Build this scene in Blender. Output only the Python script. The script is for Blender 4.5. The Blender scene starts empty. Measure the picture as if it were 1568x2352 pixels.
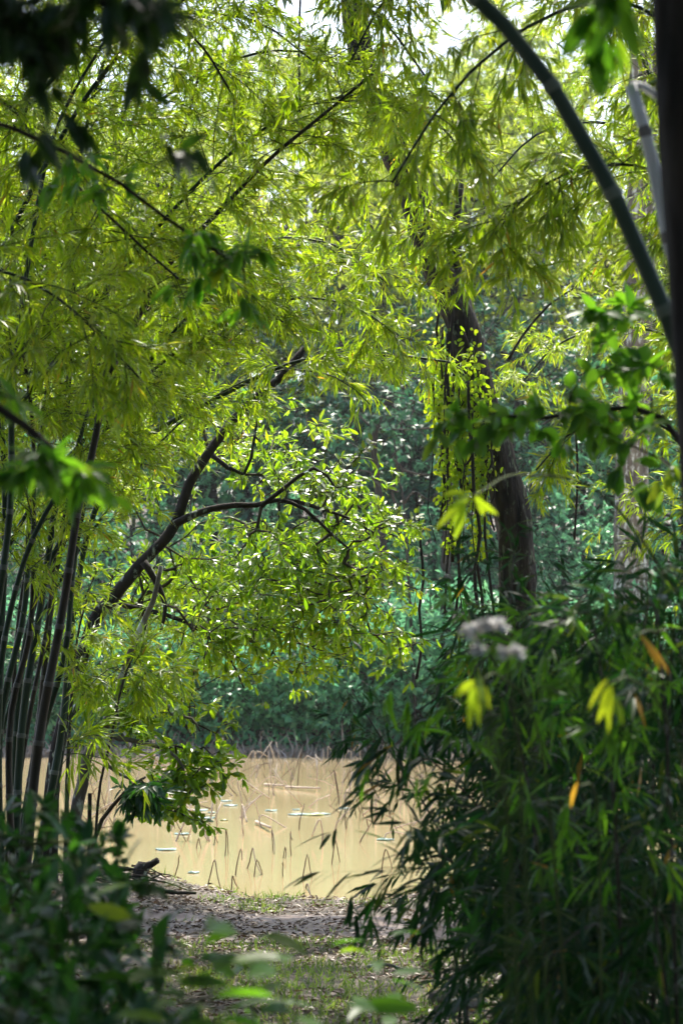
import bpy, math, random
import numpy as np
from mathutils import Vector

R = math.radians
rng = np.random.default_rng(7)
random.seed(7)
scene = bpy.context.scene
COL = scene.collection

# ------------------------------------------------------------------ camera, sky, sun, exposure
F = 85.0 / 36.0
EYE = np.array((0.0, 0.0, 1.7))
PITCH = math.atan(0.16 / F)
cam_d = bpy.data.cameras.new('camera')
cam_d.sensor_fit = 'VERTICAL'
cam_d.sensor_height = 36.0
cam_d.sensor_width = 24.0
cam_d.lens = 85.0
cam_d.clip_start = 0.1
cam_d.clip_end = 2000
cam_d.dof.use_dof = True
cam_d.dof.focus_distance = 17.6
cam_d.dof.aperture_fstop = 4.4
cam = bpy.data.objects.new('camera', cam_d)
cam.location = EYE
cam.rotation_euler = (R(90) + PITCH, 0, 0)
COL.objects.link(cam)
scene.camera = cam

HAZE = 0.0003
SUN_EL, SUN_AZ = 60.0, 8.0
world = bpy.data.worlds.new('World')
scene.world = world
world.use_nodes = True
wn = world.node_tree
sky = wn.nodes.new('ShaderNodeTexSky')
sky.sky_type = 'NISHITA'
sky.sun_disc = False
sky.sun_elevation = R(SUN_EL)
sky.sun_rotation = R(SUN_AZ)
sky.air_density = 1.0
sky.dust_density = 3.0
bg = wn.nodes['Background']
wn.links.new(sky.outputs[0], bg.inputs[0])
bg.inputs[1].default_value = 0.15
sun_d = bpy.data.lights.new('sun', 'SUN')
sun_d.energy = 3.4
sun_d.angle = R(0.5)
sun_d.color = (1.0, 0.94, 0.83)
sun = bpy.data.objects.new('sun', sun_d)
sv = Vector((math.sin(R(SUN_AZ)) * math.cos(R(SUN_EL)), math.cos(R(SUN_AZ)) * math.cos(R(SUN_EL)), math.sin(R(SUN_EL))))
sun.rotation_euler = sv.to_track_quat('Z', 'Y').to_euler()
sun.location = (0, 30, 40)
COL.objects.link(sun)
vs = scene.view_settings
scene.display_settings.display_device = 'sRGB'
vs.view_transform = 'Standard'
vs.look = 'None'
vs.exposure = 1.5
vs.gamma = 1.0
vs.use_curve_mapping = False
scene.cycles.max_bounces = 7
scene.cycles.diffuse_bounces = 3
scene.cycles.glossy_bounces = 3
scene.cycles.transmission_bounces = 5
scene.cycles.transparent_max_bounces = 4
scene.cycles.use_denoising = True
scene.cycles.sample_clamp_indirect = 6


# ------------------------------------------------------------------ maths helpers
def P(px, py, d):
    u = (px - 784.0) / 2352.0 / F
    v = (1176.0 - py) / 2352.0 / F
    c, s = math.cos(PITCH), math.sin(PITCH)
    D = np.array((u, c - v * s, s + v * c))
    return EYE + D * (d / D[1])


def PP(pts, d=None):
    return np.array([P(p[0], p[1], p[2] if len(p) > 2 else d) for p in pts])


def norm(a):
    return a / np.maximum(np.linalg.norm(a, axis=-1, keepdims=True), 1e-9)


def spline(pts, step=0.12):
    pts = np.asarray(pts, float)
    if len(pts) < 3:
        n = max(2, int(np.linalg.norm(pts[1] - pts[0]) / step))
        t = np.linspace(0, 1, n + 1)[:, None]
        return pts[0] * (1 - t) + pts[-1] * t
    q = np.vstack([2 * pts[0] - pts[1], pts, 2 * pts[-1] - pts[-2]])
    out = []
    for i in range(1, len(q) - 2):
        p0, p1, p2, p3 = q[i - 1], q[i], q[i + 1], q[i + 2]
        n = max(2, int(np.linalg.norm(p2 - p1) / step))
        t = np.linspace(0, 1, n, endpoint=False)[:, None]
        out.append(0.5 * (2 * p1 + (p2 - p0) * t + (2 * p0 - 5 * p1 + 4 * p2 - p3) * t ** 2 + (3 * p1 - p0 - 3 * p2 + p3) * t ** 3))
    out.append(pts[-1:])
    return np.vstack(out)


def vnoise(x, y, s, seed=0):
    x = np.asarray(x) / s + 137.3; y = np.asarray(y) / s + 91.7
    xi = np.floor(x).astype(np.int64); yi = np.floor(y).astype(np.int64)
    fx = x - xi; fy = y - yi
    fx = fx * fx * (3 - 2 * fx); fy = fy * fy * (3 - 2 * fy)
    def h(a, b):
        n = (a * 374761393 + b * 668265263 + seed * 974711) & 0x7fffffff
        n = ((n ^ (n >> 13)) * 1274126177) & 0x7fffffff
        return ((n ^ (n >> 16)) & 0xffff) / 65535.0
    return (h(xi, yi) * (1 - fx) + h(xi + 1, yi) * fx) * (1 - fy) + (h(xi, yi + 1) * (1 - fx) + h(xi + 1, yi + 1) * fx) * fy


# ------------------------------------------------------------------ mesh builder
class Geo:
    def __init__(s):
        s.V = []; s.Q = []; s.T = []; s.rq = []; s.rt = []; s.n = 0

    def add(s, V, Q=None, T=None, rq=None, rt=None):
        V = np.asarray(V, float).reshape(-1, 3)
        if Q is not None and len(Q):
            Q = np.asarray(Q, np.int64).reshape(-1, 4)
            s.Q.append(Q + s.n); s.rq.append(np.broadcast_to(0.5 if rq is None else rq, len(Q)))
        if T is not None and len(T):
            T = np.asarray(T, np.int64).reshape(-1, 3)
            s.T.append(T + s.n); s.rt.append(np.broadcast_to(0.5 if rt is None else rt, len(T)))
        s.V.append(V); s.n += len(V)
        return s

    def mesh(s, name, m, smooth=False):
        V = np.vstack(s.V) if s.V else np.zeros((0, 3))
        Q = np.vstack(s.Q) if s.Q else np.zeros((0, 4), int)
        T = np.vstack(s.T) if s.T else np.zeros((0, 3), int)
        rr = np.concatenate([np.concatenate(s.rq) if s.rq else np.zeros(0), np.concatenate(s.rt) if s.rt else np.zeros(0)])
        me = bpy.data.meshes.new(name)
        nq, nt = len(Q), len(T)
        me.vertices.add(len(V)); me.vertices.foreach_set('co', V.astype(np.float32).ravel())
        me.loops.add(nq * 4 + nt * 3)
        me.loops.foreach_set('vertex_index', np.concatenate([Q.ravel(), T.ravel()]).astype(np.int32))
        me.polygons.add(nq + nt)
        st = np.concatenate([np.arange(nq) * 4, nq * 4 + np.arange(nt) * 3]).astype(np.int32)
        me.polygons.foreach_set('loop_start', st)
        me.update(calc_edges=True)
        a = me.attributes.new('rnd', 'FLOAT', 'FACE')
        a.data.foreach_set('value', rr.astype(np.float32))
        if smooth:
            me.polygons.foreach_set('use_smooth', np.ones(nq + nt, bool))
        me.materials.append(m)
        return me

    def obj(s, name, m, parent=None, smooth=False, loc=None):
        off = None
        if parent is not None:
            off = np.array(parent.location)
        elif loc is not None:
            off = np.array(loc)
        if off is not None and s.V:
            s.V = [v - off for v in s.V]
        o = bpy.data.objects.new(name, s.mesh(name, m, smooth))
        COL.objects.link(o)
        if parent is not None:
            o.parent = parent
        elif loc is not None:
            o.location = loc
        return o


def tag(o, label=None, cat=None, group=None, kind=None):
    if label: o['label'] = label
    if cat: o['category'] = cat
    if group: o['group'] = group
    if kind: o['kind'] = kind
    return o


def empty(name, loc, label, cat, group=None):
    o = bpy.data.objects.new(name, None)
    o.empty_display_size = 0.2
    o.location = Vector([float(c) for c in loc])
    COL.objects.link(o)
    return tag(o, label, cat, group)


def dup(root, loc, rz=0.0, sc=1.0, label=None, rx=0.0):
    r = root.copy(); COL.objects.link(r)
    r.location = Vector([float(c) for c in loc]); r.rotation_euler = (rx, 0, rz); r.scale = (sc, sc, sc)
    if label: r['label'] = label
    for ch in list(root.children):
        c = ch.copy(); COL.objects.link(c); c.parent = r
    return r


def tube(g, pts, rad, sides=8, rnd=0.5, jitter=0.0):
    pts = np.asarray(pts, float); n = len(pts)
    rad = np.broadcast_to(np.asarray(rad, float), n)
    tg = norm(np.gradient(pts, axis=0))
    ref = np.array((0.0, 1.0, 0.0)) if abs(tg[:, 1]).mean() < 0.8 else np.array((1.0, 0, 0))
    a = norm(np.cross(tg, ref)); b = np.cross(tg, a)
    th = np.linspace(0, 2 * np.pi, sides, endpoint=False)
    rr = rad[:, None] * (1 + (jitter * (rng.random((n, sides)) - 0.5) if jitter else 0))
    V = pts[:, None] + rr[..., None] * (np.cos(th)[None, :, None] * a[:, None] + np.sin(th)[None, :, None] * b[:, None])
    i = np.arange(n - 1)[:, None] * sides; j = np.arange(sides)[None]
    j2 = (j + 1) % sides
    Q = np.stack([i + j, i + j2, i + sides + j2, i + sides + j], -1).reshape(-1, 4)
    rq = np.repeat(np.broadcast_to(rnd, n)[:n - 1], sides) if np.ndim(rnd) else rnd
    V = V.reshape(-1, 3)
    V = np.vstack([V, pts[:1], pts[-1:]])
    k = n * sides
    jj = np.arange(sides)
    T = np.vstack([np.stack([(jj + 1) % sides, jj, np.full(sides, k)], -1), np.stack([k - sides + jj, k - sides + (jj + 1) % sides, np.full(sides, k + 1)], -1)])
    g.add(V, Q, T, rq, float(np.mean(rnd)))


def segs(g, A, B, ra, rb, sides=4, rnd=0.5):
    A = np.asarray(A); B = np.asarray(B); n = len(A)
    if not n: return
    t = norm(B - A)
    ref = np.where(np.abs(t[:, 2:3]) > 0.8, np.array([[1.0, 0, 0]]), np.array([[0, 0, 1.0]]))
    a = norm(np.cross(t, ref)); b = np.cross(t, a)
    th = np.linspace(0, 2 * np.pi, sides, endpoint=False)
    ring = np.cos(th)[None, :, None] * a[:, None] + np.sin(th)[None, :, None] * b[:, None]
    ra = np.broadcast_to(ra, n); rb = np.broadcast_to(rb, n)
    V = np.concatenate([A[:, None] + ra[:, None, None] * ring, B[:, None] + rb[:, None, None] * ring], 1)
    i = np.arange(n)[:, None] * (2 * sides); j = np.arange(sides)[None]; j2 = (j + 1) % sides
    Q = np.stack([i + j, i + j2, i + sides + j2, i + sides + j], -1).reshape(-1, 4)
    g.add(V.reshape(-1, 3), Q, None, rnd)


def leaves(g, B, D, N, L, W, shape='lance', curl=0.15, fold=0.25, rnd=None, rbias=None):
    """leaf blades. shape 'quad' (one face), 'lance' / 'broad' / 'obov' (midrib and two halves)."""
    B = np.asarray(B); D = norm(D); n = len(B)
    if not n: return
    S = norm(np.cross(D, N)); N = np.cross(S, D)
    L = np.broadcast_to(L, n)[:, None]; W = np.broadcast_to(W, n)[:, None]
    if rnd is None: rnd = rng.random(n)
    rnd = np.broadcast_to(rnd, n)
    if shape == 'quad':
        m = B + D * L * 0.42
        V = np.stack([B, m + S * W * 0.5 + N * W * fold * 0.5, B + D * L - N * L * curl, m - S * W * 0.5 + N * W * fold * 0.5], 1)
        Q = np.arange(n)[:, None] * 4 + np.array([[0, 3, 2, 1]])
        g.add(V.reshape(-1, 3), Q, None, rnd); return
    if shape == 'lance': ts, ws = (0.2, 0.5, 0.8), (0.8, 1.0, 0.55)
    elif shape == 'broad': ts, ws = (0.2, 0.5, 0.8), (0.78, 1.0, 0.6)
    else: ts, ws = (0.3, 0.62, 0.88), (0.55, 1.0, 0.7)
    cs = np.broadcast_to(curl, n)[:, None] * (0.6 + 0.8 * rng.random((n, 1)))
    cols = [B]
    for t, w in zip(ts, ws):
        m = B + D * L * t - N * L * cs * t * t
        up = N * W * w * 0.5 * fold
        cols += [m - S * W * 0.5 * w + up, m, m + S * W * 0.5 * w + up]
    cols.append(B + D * L - N * L * cs)
    V = np.stack(cols, 1)
    o = np.arange(n)[:, None] * 11
    Qs = [[1, 2, 5, 4], [2, 3, 6, 5], [4, 5, 8, 7], [5, 6, 9, 8]]
    Ts = [[0, 2, 1], [0, 3, 2], [7, 8, 10], [8, 9, 10]]
    Q = (o[:, None, :] + np.array(Qs)[None]).reshape(-1, 4)
    T = (o[:, None, :] + np.array(Ts)[None]).reshape(-1, 3)
    g.add(V.reshape(-1, 3), Q, T, np.repeat(rnd, 4), np.repeat(rnd, 4))


def rv(n, s=1.0):
    return rng.normal(0, s, (n, 3))


sunv = np.array(sv)


def open_to_sun(c, holes, rad=.5):
    ok = np.ones(len(c), bool)
    for h_ in holes:
        w = c - h_; t_ = w @ sunv
        ok &= ~((np.linalg.norm(w - t_[:, None] * sunv, axis=1) < rad) & (t_ > .3))
    return c[ok]


def spray_points(blobs, n, per=20, size=(.34, .30, .05), tilt=.25):
    c = blob_points(blobs, n)
    out = []
    for q in c:
        k = rng.integers(per // 2, per * 3 // 2)
        u = rv(k) * .6 * np.array(size) * rng.uniform(.6, 1.3)
        sl = rng.normal(0, tilt, 2)
        u[:, 2] += u[:, 0] * sl[0] + u[:, 1] * sl[1] - .25 * (u[:, 0] ** 2 + u[:, 1] ** 2)
        out.append(q + u)
    return np.vstack(out)


# ------------------------------------------------------------------ materials
def mk(name):
    m = bpy.data.materials.new(name); m.use_nodes = True
    nt = m.node_tree
    return m, nt, nt.nodes['Principled BSDF']


def ramp(nt, stops):
    r = nt.nodes.new('ShaderNodeValToRGB')
    e = r.color_ramp.elements
    while len(e) < len(stops): e.new(0.5)
    for i, (p, c) in enumerate(stops):
        e[i].position = p; e[i].color = (*c, 1)
    return r


def leaf_mat(name, stops, tstops, trans=0.45, rough=0.38, spec=0.5):
    m, nt, b = mk(name)
    at = nt.nodes.new('ShaderNodeAttribute'); at.attribute_name = 'rnd'
    r1 = ramp(nt, stops); r2 = ramp(nt, tstops)
    nt.links.new(at.outputs['Fac'], r1.inputs[0]); nt.links.new(at.outputs['Fac'], r2.inputs[0])
    nt.links.new(r1.outputs[0], b.inputs['Base Color'])
    b.inputs['Roughness'].default_value = rough
    b.inputs['Specular IOR Level'].default_value = spec
    tr = nt.nodes.new('ShaderNodeBsdfTranslucent'); nt.links.new(r2.outputs[0], tr.inputs[0])
    mx = nt.nodes.new('ShaderNodeMixShader'); mx.inputs[0].default_value = trans
    nt.links.new(b.outputs[0], mx.inputs[1]); nt.links.new(tr.outputs[0], mx.inputs[2])
    nt.links.new(mx.outputs[0], nt.nodes['Material Output'].inputs[0])
    return m


def bark_mat(name, c1, c2, scale=12, lichen=None, stretch=0.25, lth=0.56, bump=0.6):
    m, nt, b = mk(name)
    tc = nt.nodes.new('ShaderNodeTexCoord'); mp = nt.nodes.new('ShaderNodeMapping')
    mp.inputs['Scale'].default_value = (1, 1, stretch)
    nt.links.new(tc.outputs['Object'], mp.inputs[0])
    n1 = nt.nodes.new('ShaderNodeTexNoise'); n1.inputs['Scale'].default_value = scale; n1.inputs['Detail'].default_value = 8
    nt.links.new(mp.outputs[0], n1.inputs[0])
    r = ramp(nt, [(0.3, c1), (0.7, c2)]); nt.links.new(n1.outputs[0], r.inputs[0])
    col = r.outputs[0]
    if lichen:
        n2 = nt.nodes.new('ShaderNodeTexNoise'); n2.inputs['Scale'].default_value = scale * 0.9; n2.inputs['Detail'].default_value = 9; n2.inputs['Roughness'].default_value = .65
        mp2 = nt.nodes.new('ShaderNodeMapping'); mp2.inputs['Scale'].default_value = (1, 1, .45)
        nt.links.new(tc.outputs['Object'], mp2.inputs[0]); nt.links.new(mp2.outputs[0], n2.inputs[0])
        r2 = ramp(nt, [(lth, (0, 0, 0)), (lth + 0.09, (1, 1, 1))]); nt.links.new(n2.outputs[0], r2.inputs[0])
        mx = nt.nodes.new('ShaderNodeMixRGB'); mx.inputs[2].default_value = (*lichen, 1)
        nt.links.new(r2.outputs[0], mx.inputs[0]); nt.links.new(col, mx.inputs[1]); col = mx.outputs[0]
    nt.links.new(col, b.inputs['Base Color'])
    b.inputs['Roughness'].default_value = 0.85
    b.inputs['Specular IOR Level'].default_value = 0.25
    bp = nt.nodes.new('ShaderNodeBump'); bp.inputs['Strength'].default_value = bump; bp.inputs['Distance'].default_value = 0.05
    nt.links.new(n1.outputs[0], bp.inputs['Height']); nt.links.new(bp.outputs[0], b.inputs['Normal'])
    return m


def culm_mat(name, c1, c2, ring, rough=0.5, spec=.2):
    m, nt, b = mk(name)
    tc = nt.nodes.new('ShaderNodeTexCoord')
    mp = nt.nodes.new('ShaderNodeMapping'); mp.inputs['Scale'].default_value = (1, 1, 0.12)
    nt.links.new(tc.outputs['Object'], mp.inputs[0])
    n1 = nt.nodes.new('ShaderNodeTexNoise'); n1.inputs['Scale'].default_value = 14; n1.inputs['Detail'].default_value = 5
    nt.links.new(mp.outputs[0], n1.inputs[0])
    r = ramp(nt, [(0.35, c1), (0.65, c2)]); nt.links.new(n1.outputs[0], r.inputs[0])
    at = nt.nodes.new('ShaderNodeAttribute'); at.attribute_name = 'rnd'
    mx = nt.nodes.new('ShaderNodeMixRGB'); mx.inputs[2].default_value = (*ring, 1)
    r2 = ramp(nt, [(0.8, (0, 0, 0)), (0.95, (1, 1, 1))]); nt.links.new(at.outputs['Fac'], r2.inputs[0])
    nt.links.new(r2.outputs[0], mx.inputs[0]); nt.links.new(r.outputs[0], mx.inputs[1])
    nt.links.new(mx.outputs[0], b.inputs['Base Color'])
    b.inputs['Roughness'].default_value = rough
    b.inputs['Specular IOR Level'].default_value = spec
    return m


M = {}
# bamboo leaves lit from behind: green to yellow green, a few straw coloured
M['bam'] = leaf_mat('bamboo_leaf', [(0, (.05, .11, .02)), (.6, (.09, .16, .03)), (.93, (.12, .18, .02)), (.97, (.30, .20, .04))],
                    [(0, (.28, .52, .008)), (.6, (.54, .74, .012)), (.93, (.62, .64, .03)), (.97, (.65, .38, .03))], .55, .36, .5)
M['bam_far'] = leaf_mat('far_bamboo_leaf', [(0, (.06, .13, .015)), (.6, (.11, .20, .025)), (.95, (.16, .20, .05)), (1, (.35, .28, .08))],
                        [(0, (.40, .58, .02)), (.6, (.66, .78, .04)), (.95, (.62, .66, .12)), (1, (.7, .55, .2))], .55, .36, .5)
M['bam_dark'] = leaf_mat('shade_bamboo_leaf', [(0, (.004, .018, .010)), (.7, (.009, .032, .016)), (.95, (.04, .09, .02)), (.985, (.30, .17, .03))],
                         [(0, (.012, .08, .012)), (.7, (.045, .18, .015)), (.95, (.40, .52, .02)), (.985, (.6, .36, .02))], .35, .45, .2)  # darker bamboo leaf, foreground shade put into its colours
M['hero'] = leaf_mat('glossy_tree_leaf', [(0, (.035, .085, .012)), (.7, (.06, .13, .015)), (.96, (.10, .16, .02)), (.99, (.4, .2, .03))],
                     [(0, (.24, .50, .01)), (.7, (.46, .70, .015)), (.96, (.65, .75, .02)), (.99, (.7, .4, .03))], .52, .27, .7)
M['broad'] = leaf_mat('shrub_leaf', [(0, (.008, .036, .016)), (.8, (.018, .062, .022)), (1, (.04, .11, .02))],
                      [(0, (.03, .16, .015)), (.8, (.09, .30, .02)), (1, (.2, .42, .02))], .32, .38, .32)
M['mid'] = leaf_mat('backlit_shrub_leaf', [(0, (.03, .085, .015)), (.8, (.05, .13, .02)), (1, (.08, .16, .02))],
                    [(0, (.12, .40, .015)), (.8, (.25, .55, .02)), (1, (.5, .6, .02))], .48, .42, .25)  # lighter copy of the shrub leaf, backlight put into its colours
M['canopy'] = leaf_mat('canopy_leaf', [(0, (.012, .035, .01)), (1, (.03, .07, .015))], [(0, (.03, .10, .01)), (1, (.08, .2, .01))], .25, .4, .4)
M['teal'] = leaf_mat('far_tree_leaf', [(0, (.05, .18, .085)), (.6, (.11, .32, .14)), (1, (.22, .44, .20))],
                     [(0, (.10, .38, .20)), (.6, (.20, .55, .27)), (1, (.3, .7, .28))], .5, .35, .6)  # blue of distance and shade put into the leaf colours
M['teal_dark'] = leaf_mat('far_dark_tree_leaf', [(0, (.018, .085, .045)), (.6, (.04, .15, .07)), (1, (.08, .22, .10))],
                          [(0, (.02, .10, .05)), (.6, (.05, .18, .08)), (1, (.1, .28, .12))], .3, .35, .6)  # darker far leaf, with the same blue of distance in its colours
M['far_yellow'] = leaf_mat('far_crown_leaf', [(0, (.06, .12, .03)), (.6, (.11, .18, .05)), (1, (.2, .24, .09))],
                           [(0, (.4, .6, .06)), (.6, (.62, .76, .12)), (1, (.7, .75, .25))], .5, .35, .6)
M['vine'] = leaf_mat('vine_leaf', [(0, (.05, .12, .01)), (1, (.10, .18, .01))], [(0, (.35, .6, .01)), (1, (.6, .75, .02))], .55, .35, .5)
M['bright'] = leaf_mat('sunlit_leaf', [(0, (.10, .18, .01)), (1, (.16, .22, .01))], [(0, (.40, .62, .02)), (1, (.62, .74, .02))], .55, .35, .5)  # sunlight put into the leaf colours, paler and yellower
M['orange'] = leaf_mat('orange_leaf', [(0, (.45, .22, .02)), (1, (.5, .28, .03))], [(0, (.8, .42, .03)), (1, (.8, .5, .05))], .5, .4, .5)
M['glint'] = leaf_mat('shining_leaf', [(0, (.06, .12, .02)), (1, (.10, .16, .03))], [(0, (.3, .5, .02)), (1, (.5, .65, .03))], .15, .27, 1.0)
M['grass'] = leaf_mat('grass_blade', [(0, (.035, .075, .012)), (.6, (.06, .12, .02)), (.85, (.10, .15, .03)), (1, (.22, .19, .09))],
                      [(0, (.16, .3, .03)), (.6, (.28, .42, .05)), (.85, (.4, .48, .08)), (1, (.5, .42, .2))], .4, .5, .4)
M['litter'] = leaf_mat('dead_leaf', [(0, (.07, .04, .028)), (.5, (.11, .07, .05)), (.85, (.20, .145, .105)), (1, (.30, .24, .18))],
                       [(0, (.08, .04, .02)), (1, (.3, .2, .1))], .12, .5, .5)
M['reed'] = leaf_mat('dry_reed', [(0, (.16, .11, .08)), (.6, (.32, .24, .19)), (1, (.5, .42, .36))], [(0, (.2, .15, .1)), (1, (.4, .3, .2))], .15, .6, .3)
M['bark'] = bark_mat('dark_bark', (.009, .007, .006), (.034, .026, .019), 14, (.34, .38, .30), .3, .57)
M['bark_dark'] = bark_mat('black_bark', (.010, .008, .006), (.04, .03, .022), 14, None, .3)
M['bark_ridge'] = bark_mat('ridged_bark', (.008, .006, .005), (.055, .042, .03), 20, (.13, .15, .09), .22, .56, bump=1.0)
M['bark_pale'] = bark_mat('lichen_bark', (.05, .04, .035), (.17, .15, .11), 9, (.48, .50, .46), .2, .53)
M['bark_far'] = bark_mat('far_bark', (.015, .012, .010), (.045, .038, .03), 6, None, .2)
M['twig'] = bark_mat('twig_bark', (.03, .025, .015), (.07, .055, .035), 20, None, 1, bump=.2)
M['twig_green'] = bark_mat('green_twig', (.04, .06, .015), (.08, .11, .03), 20, None, 1, bump=.1)
M['culm'] = culm_mat('bamboo_culm', (.010, .024, .011), (.026, .046, .022), (.10, .11, .09))
M['culm_dark'] = culm_mat('dark_bamboo_culm', (.016, .016, .010), (.04, .032, .02), (.09, .085, .07))
M['culm_big'] = culm_mat('smooth_green_culm', (.03, .055, .035), (.055, .085, .055), (.13, .16, .12), .45)
M['culm_pale'] = culm_mat('weathered_pale_culm', (.55, .55, .55), (.80, .79, .80), (.2, .18, .17), .45)
M['culm_far'] = culm_mat('far_bamboo_culm', (.10, .13, .05), (.16, .18, .08), (.25, .25, .2))
M['stalk'] = bark_mat('lotus_stalk', (.05, .035, .025), (.12, .085, .06), 30, None, .4, bump=.2)
M['stalk_pale'] = bark_mat('pale_lotus_stalk', (.30, .23, .17), (.52, .44, .34), 30, None, .4, bump=.2)


def ground_mat():
    m, nt, b = mk('forest_soil')
    tc = nt.nodes.new('ShaderNodeTexCoord')
    n1 = nt.nodes.new('ShaderNodeTexNoise'); n1.inputs['Scale'].default_value = 1.3; n1.inputs['Detail'].default_value = 10; n1.inputs['Roughness'].default_value = .7
    nt.links.new(tc.outputs['Object'], n1.inputs[0])
    n2 = nt.nodes.new('ShaderNodeTexNoise'); n2.inputs['Scale'].default_value = 26; n2.inputs['Detail'].default_value = 6
    nt.links.new(tc.outputs['Object'], n2.inputs[0])
    r = ramp(nt, [(.3, (.03, .024, .016)), (.5, (.065, .05, .034)), (.7, (.12, .095, .07))])
    mx = nt.nodes.new('ShaderNodeMath'); mx.operation = 'ADD'
    s1 = nt.nodes.new('ShaderNodeMath'); s1.operation = 'MULTIPLY'; s1.inputs[1].default_value = .5
    s2 = nt.nodes.new('ShaderNodeMath'); s2.operation = 'MULTIPLY'; s2.inputs[1].default_value = .5
    nt.links.new(n1.outputs[0], s1.inputs[0]); nt.links.new(n2.outputs[0], s2.inputs[0])
    nt.links.new(s1.outputs[0], mx.inputs[0]); nt.links.new(s2.outputs[0], mx.inputs[1])
    nt.links.new(mx.outputs[0], r.inputs[0]); nt.links.new(r.outputs[0], b.inputs['Base Color'])
    b.inputs['Roughness'].default_value = .85
    bp = nt.nodes.new('ShaderNodeBump'); bp.inputs['Strength'].default_value = .8; bp.inputs['Distance'].default_value = .03
    nt.links.new(n2.outputs[0], bp.inputs['Height']); nt.links.new(bp.outputs[0], b.inputs['Normal'])
    return m


def path_mat():
    m, nt, b = mk('trodden_mud')
    tc = nt.nodes.new('ShaderNodeTexCoord')
    n1 = nt.nodes.new('ShaderNodeTexNoise'); n1.inputs['Scale'].default_value = 5.5; n1.inputs['Detail'].default_value = 12; n1.inputs['Roughness'].default_value = .75
    nt.links.new(tc.outputs['Object'], n1.inputs[0])
    r = ramp(nt, [(.36, (.045, .030, .024)), (.5, (.10, .068, .055)), (.64, (.155, .11, .092))])
    nt.links.new(n1.outputs[0], r.inputs[0]); nt.links.new(r.outputs[0], b.inputs['Base Color'])
    rr = ramp(nt, [(.4, (.55, .55, .55)), (.6, (.9, .9, .9))]); nt.links.new(n1.outputs[0], rr.inputs[0]); nt.links.new(rr.outputs[0], b.inputs['Roughness'])
    n2 = nt.nodes.new('ShaderNodeTexNoise'); n2.inputs['Scale'].default_value = 22; n2.inputs['Detail'].default_value = 6
    nt.links.new(tc.outputs['Object'], n2.inputs[0])
    bp = nt.nodes.new('ShaderNodeBump'); bp.inputs['Strength'].default_value = .6; bp.inputs['Distance'].default_value = .02
    nt.links.new(n2.outputs[0], bp.inputs['Height']); nt.links.new(bp.outputs[0], b.inputs['Normal'])
    return m


def water_mat():
    m, nt, b = mk('muddy_water')
    tc = nt.nodes.new('ShaderNodeTexCoord')
    n0 = nt.nodes.new('ShaderNodeTexNoise'); n0.inputs['Scale'].default_value = .12; n0.inputs['Detail'].default_value = 3
    nt.links.new(tc.outputs['Object'], n0.inputs[0])
    r = ramp(nt, [(.3, (.41, .315, .16)), (.7, (.51, .40, .215))])
    nt.links.new(n0.outputs[0], r.inputs[0]); nt.links.new(r.outputs[0], b.inputs['Base Color'])
    b.inputs['Roughness'].default_value = .06
    b.inputs['IOR'].default_value = 1.33
    mp = nt.nodes.new('ShaderNodeMapping'); mp.inputs['Scale'].default_value = (1.2, 5.0, 1)
    nt.links.new(tc.outputs['Object'], mp.inputs[0])
    n1 = nt.nodes.new('ShaderNodeTexNoise'); n1.inputs['Scale'].default_value = 2.6; n1.inputs['Detail'].default_value = 4; n1.inputs['Roughness'].default_value = .5
    nt.links.new(mp.outputs[0], n1.inputs[0])
    bp = nt.nodes.new('ShaderNodeBump'); bp.inputs['Strength'].default_value = .16; bp.inputs['Distance'].default_value = .01
    nt.links.new(n1.outputs[0], bp.inputs['Height']); nt.links.new(bp.outputs[0], b.inputs['Normal'])
    return m


def plain(name, c, rough=.5, spec=.5):
    m, nt, b = mk(name)
    tc = nt.nodes.new('ShaderNodeTexCoord')
    n1 = nt.nodes.new('ShaderNodeTexNoise'); n1.inputs['Scale'].default_value = 12; n1.inputs['Detail'].default_value = 4
    nt.links.new(tc.outputs['Object'], n1.inputs[0])
    r = ramp(nt, [(.3, tuple(x * .75 for x in c)), (.7, c)]); nt.links.new(n1.outputs[0], r.inputs[0]); nt.links.new(r.outputs[0], b.inputs['Base Color'])
    b.inputs['Roughness'].default_value = rough; b.inputs['Specular IOR Level'].default_value = spec
    return m


M['ground'] = ground_mat(); M['path'] = path_mat(); M['water'] = water_mat()
M['pad'] = plain('lily_pad', (.34, .50, .44), .35, .8)  # pale teal has the reflected sky put into it
M['pad_edge'] = plain('lily_pad_yellow', (.35, .38, .12), .35, .6)
M['petal'] = plain('white_sun_glint', (.92, .90, .88), .6, .2)  # white of the sun glints before the bush, put into the colour

# ------------------------------------------------------------------ terrain, path, water
SX = [-60, -8, -4, -1.9, -.65, .23, 1.07, 3.2, 6, 60]
SY = [26, 24, 22.2, 21.0, 19.1, 19.2, 21.0, 22.2, 22, 26]
WZ = -0.1


def shore(x):
    return np.interp(x, SX, SY) + 0.25 * (vnoise(x, x * 0, .5, 3) - .5)


def farshore(x):
    return 54.5 + 1.2 * (vnoise(x, x * 0, 4, 5) - .5) - 0.02 * np.abs(x)


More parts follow.
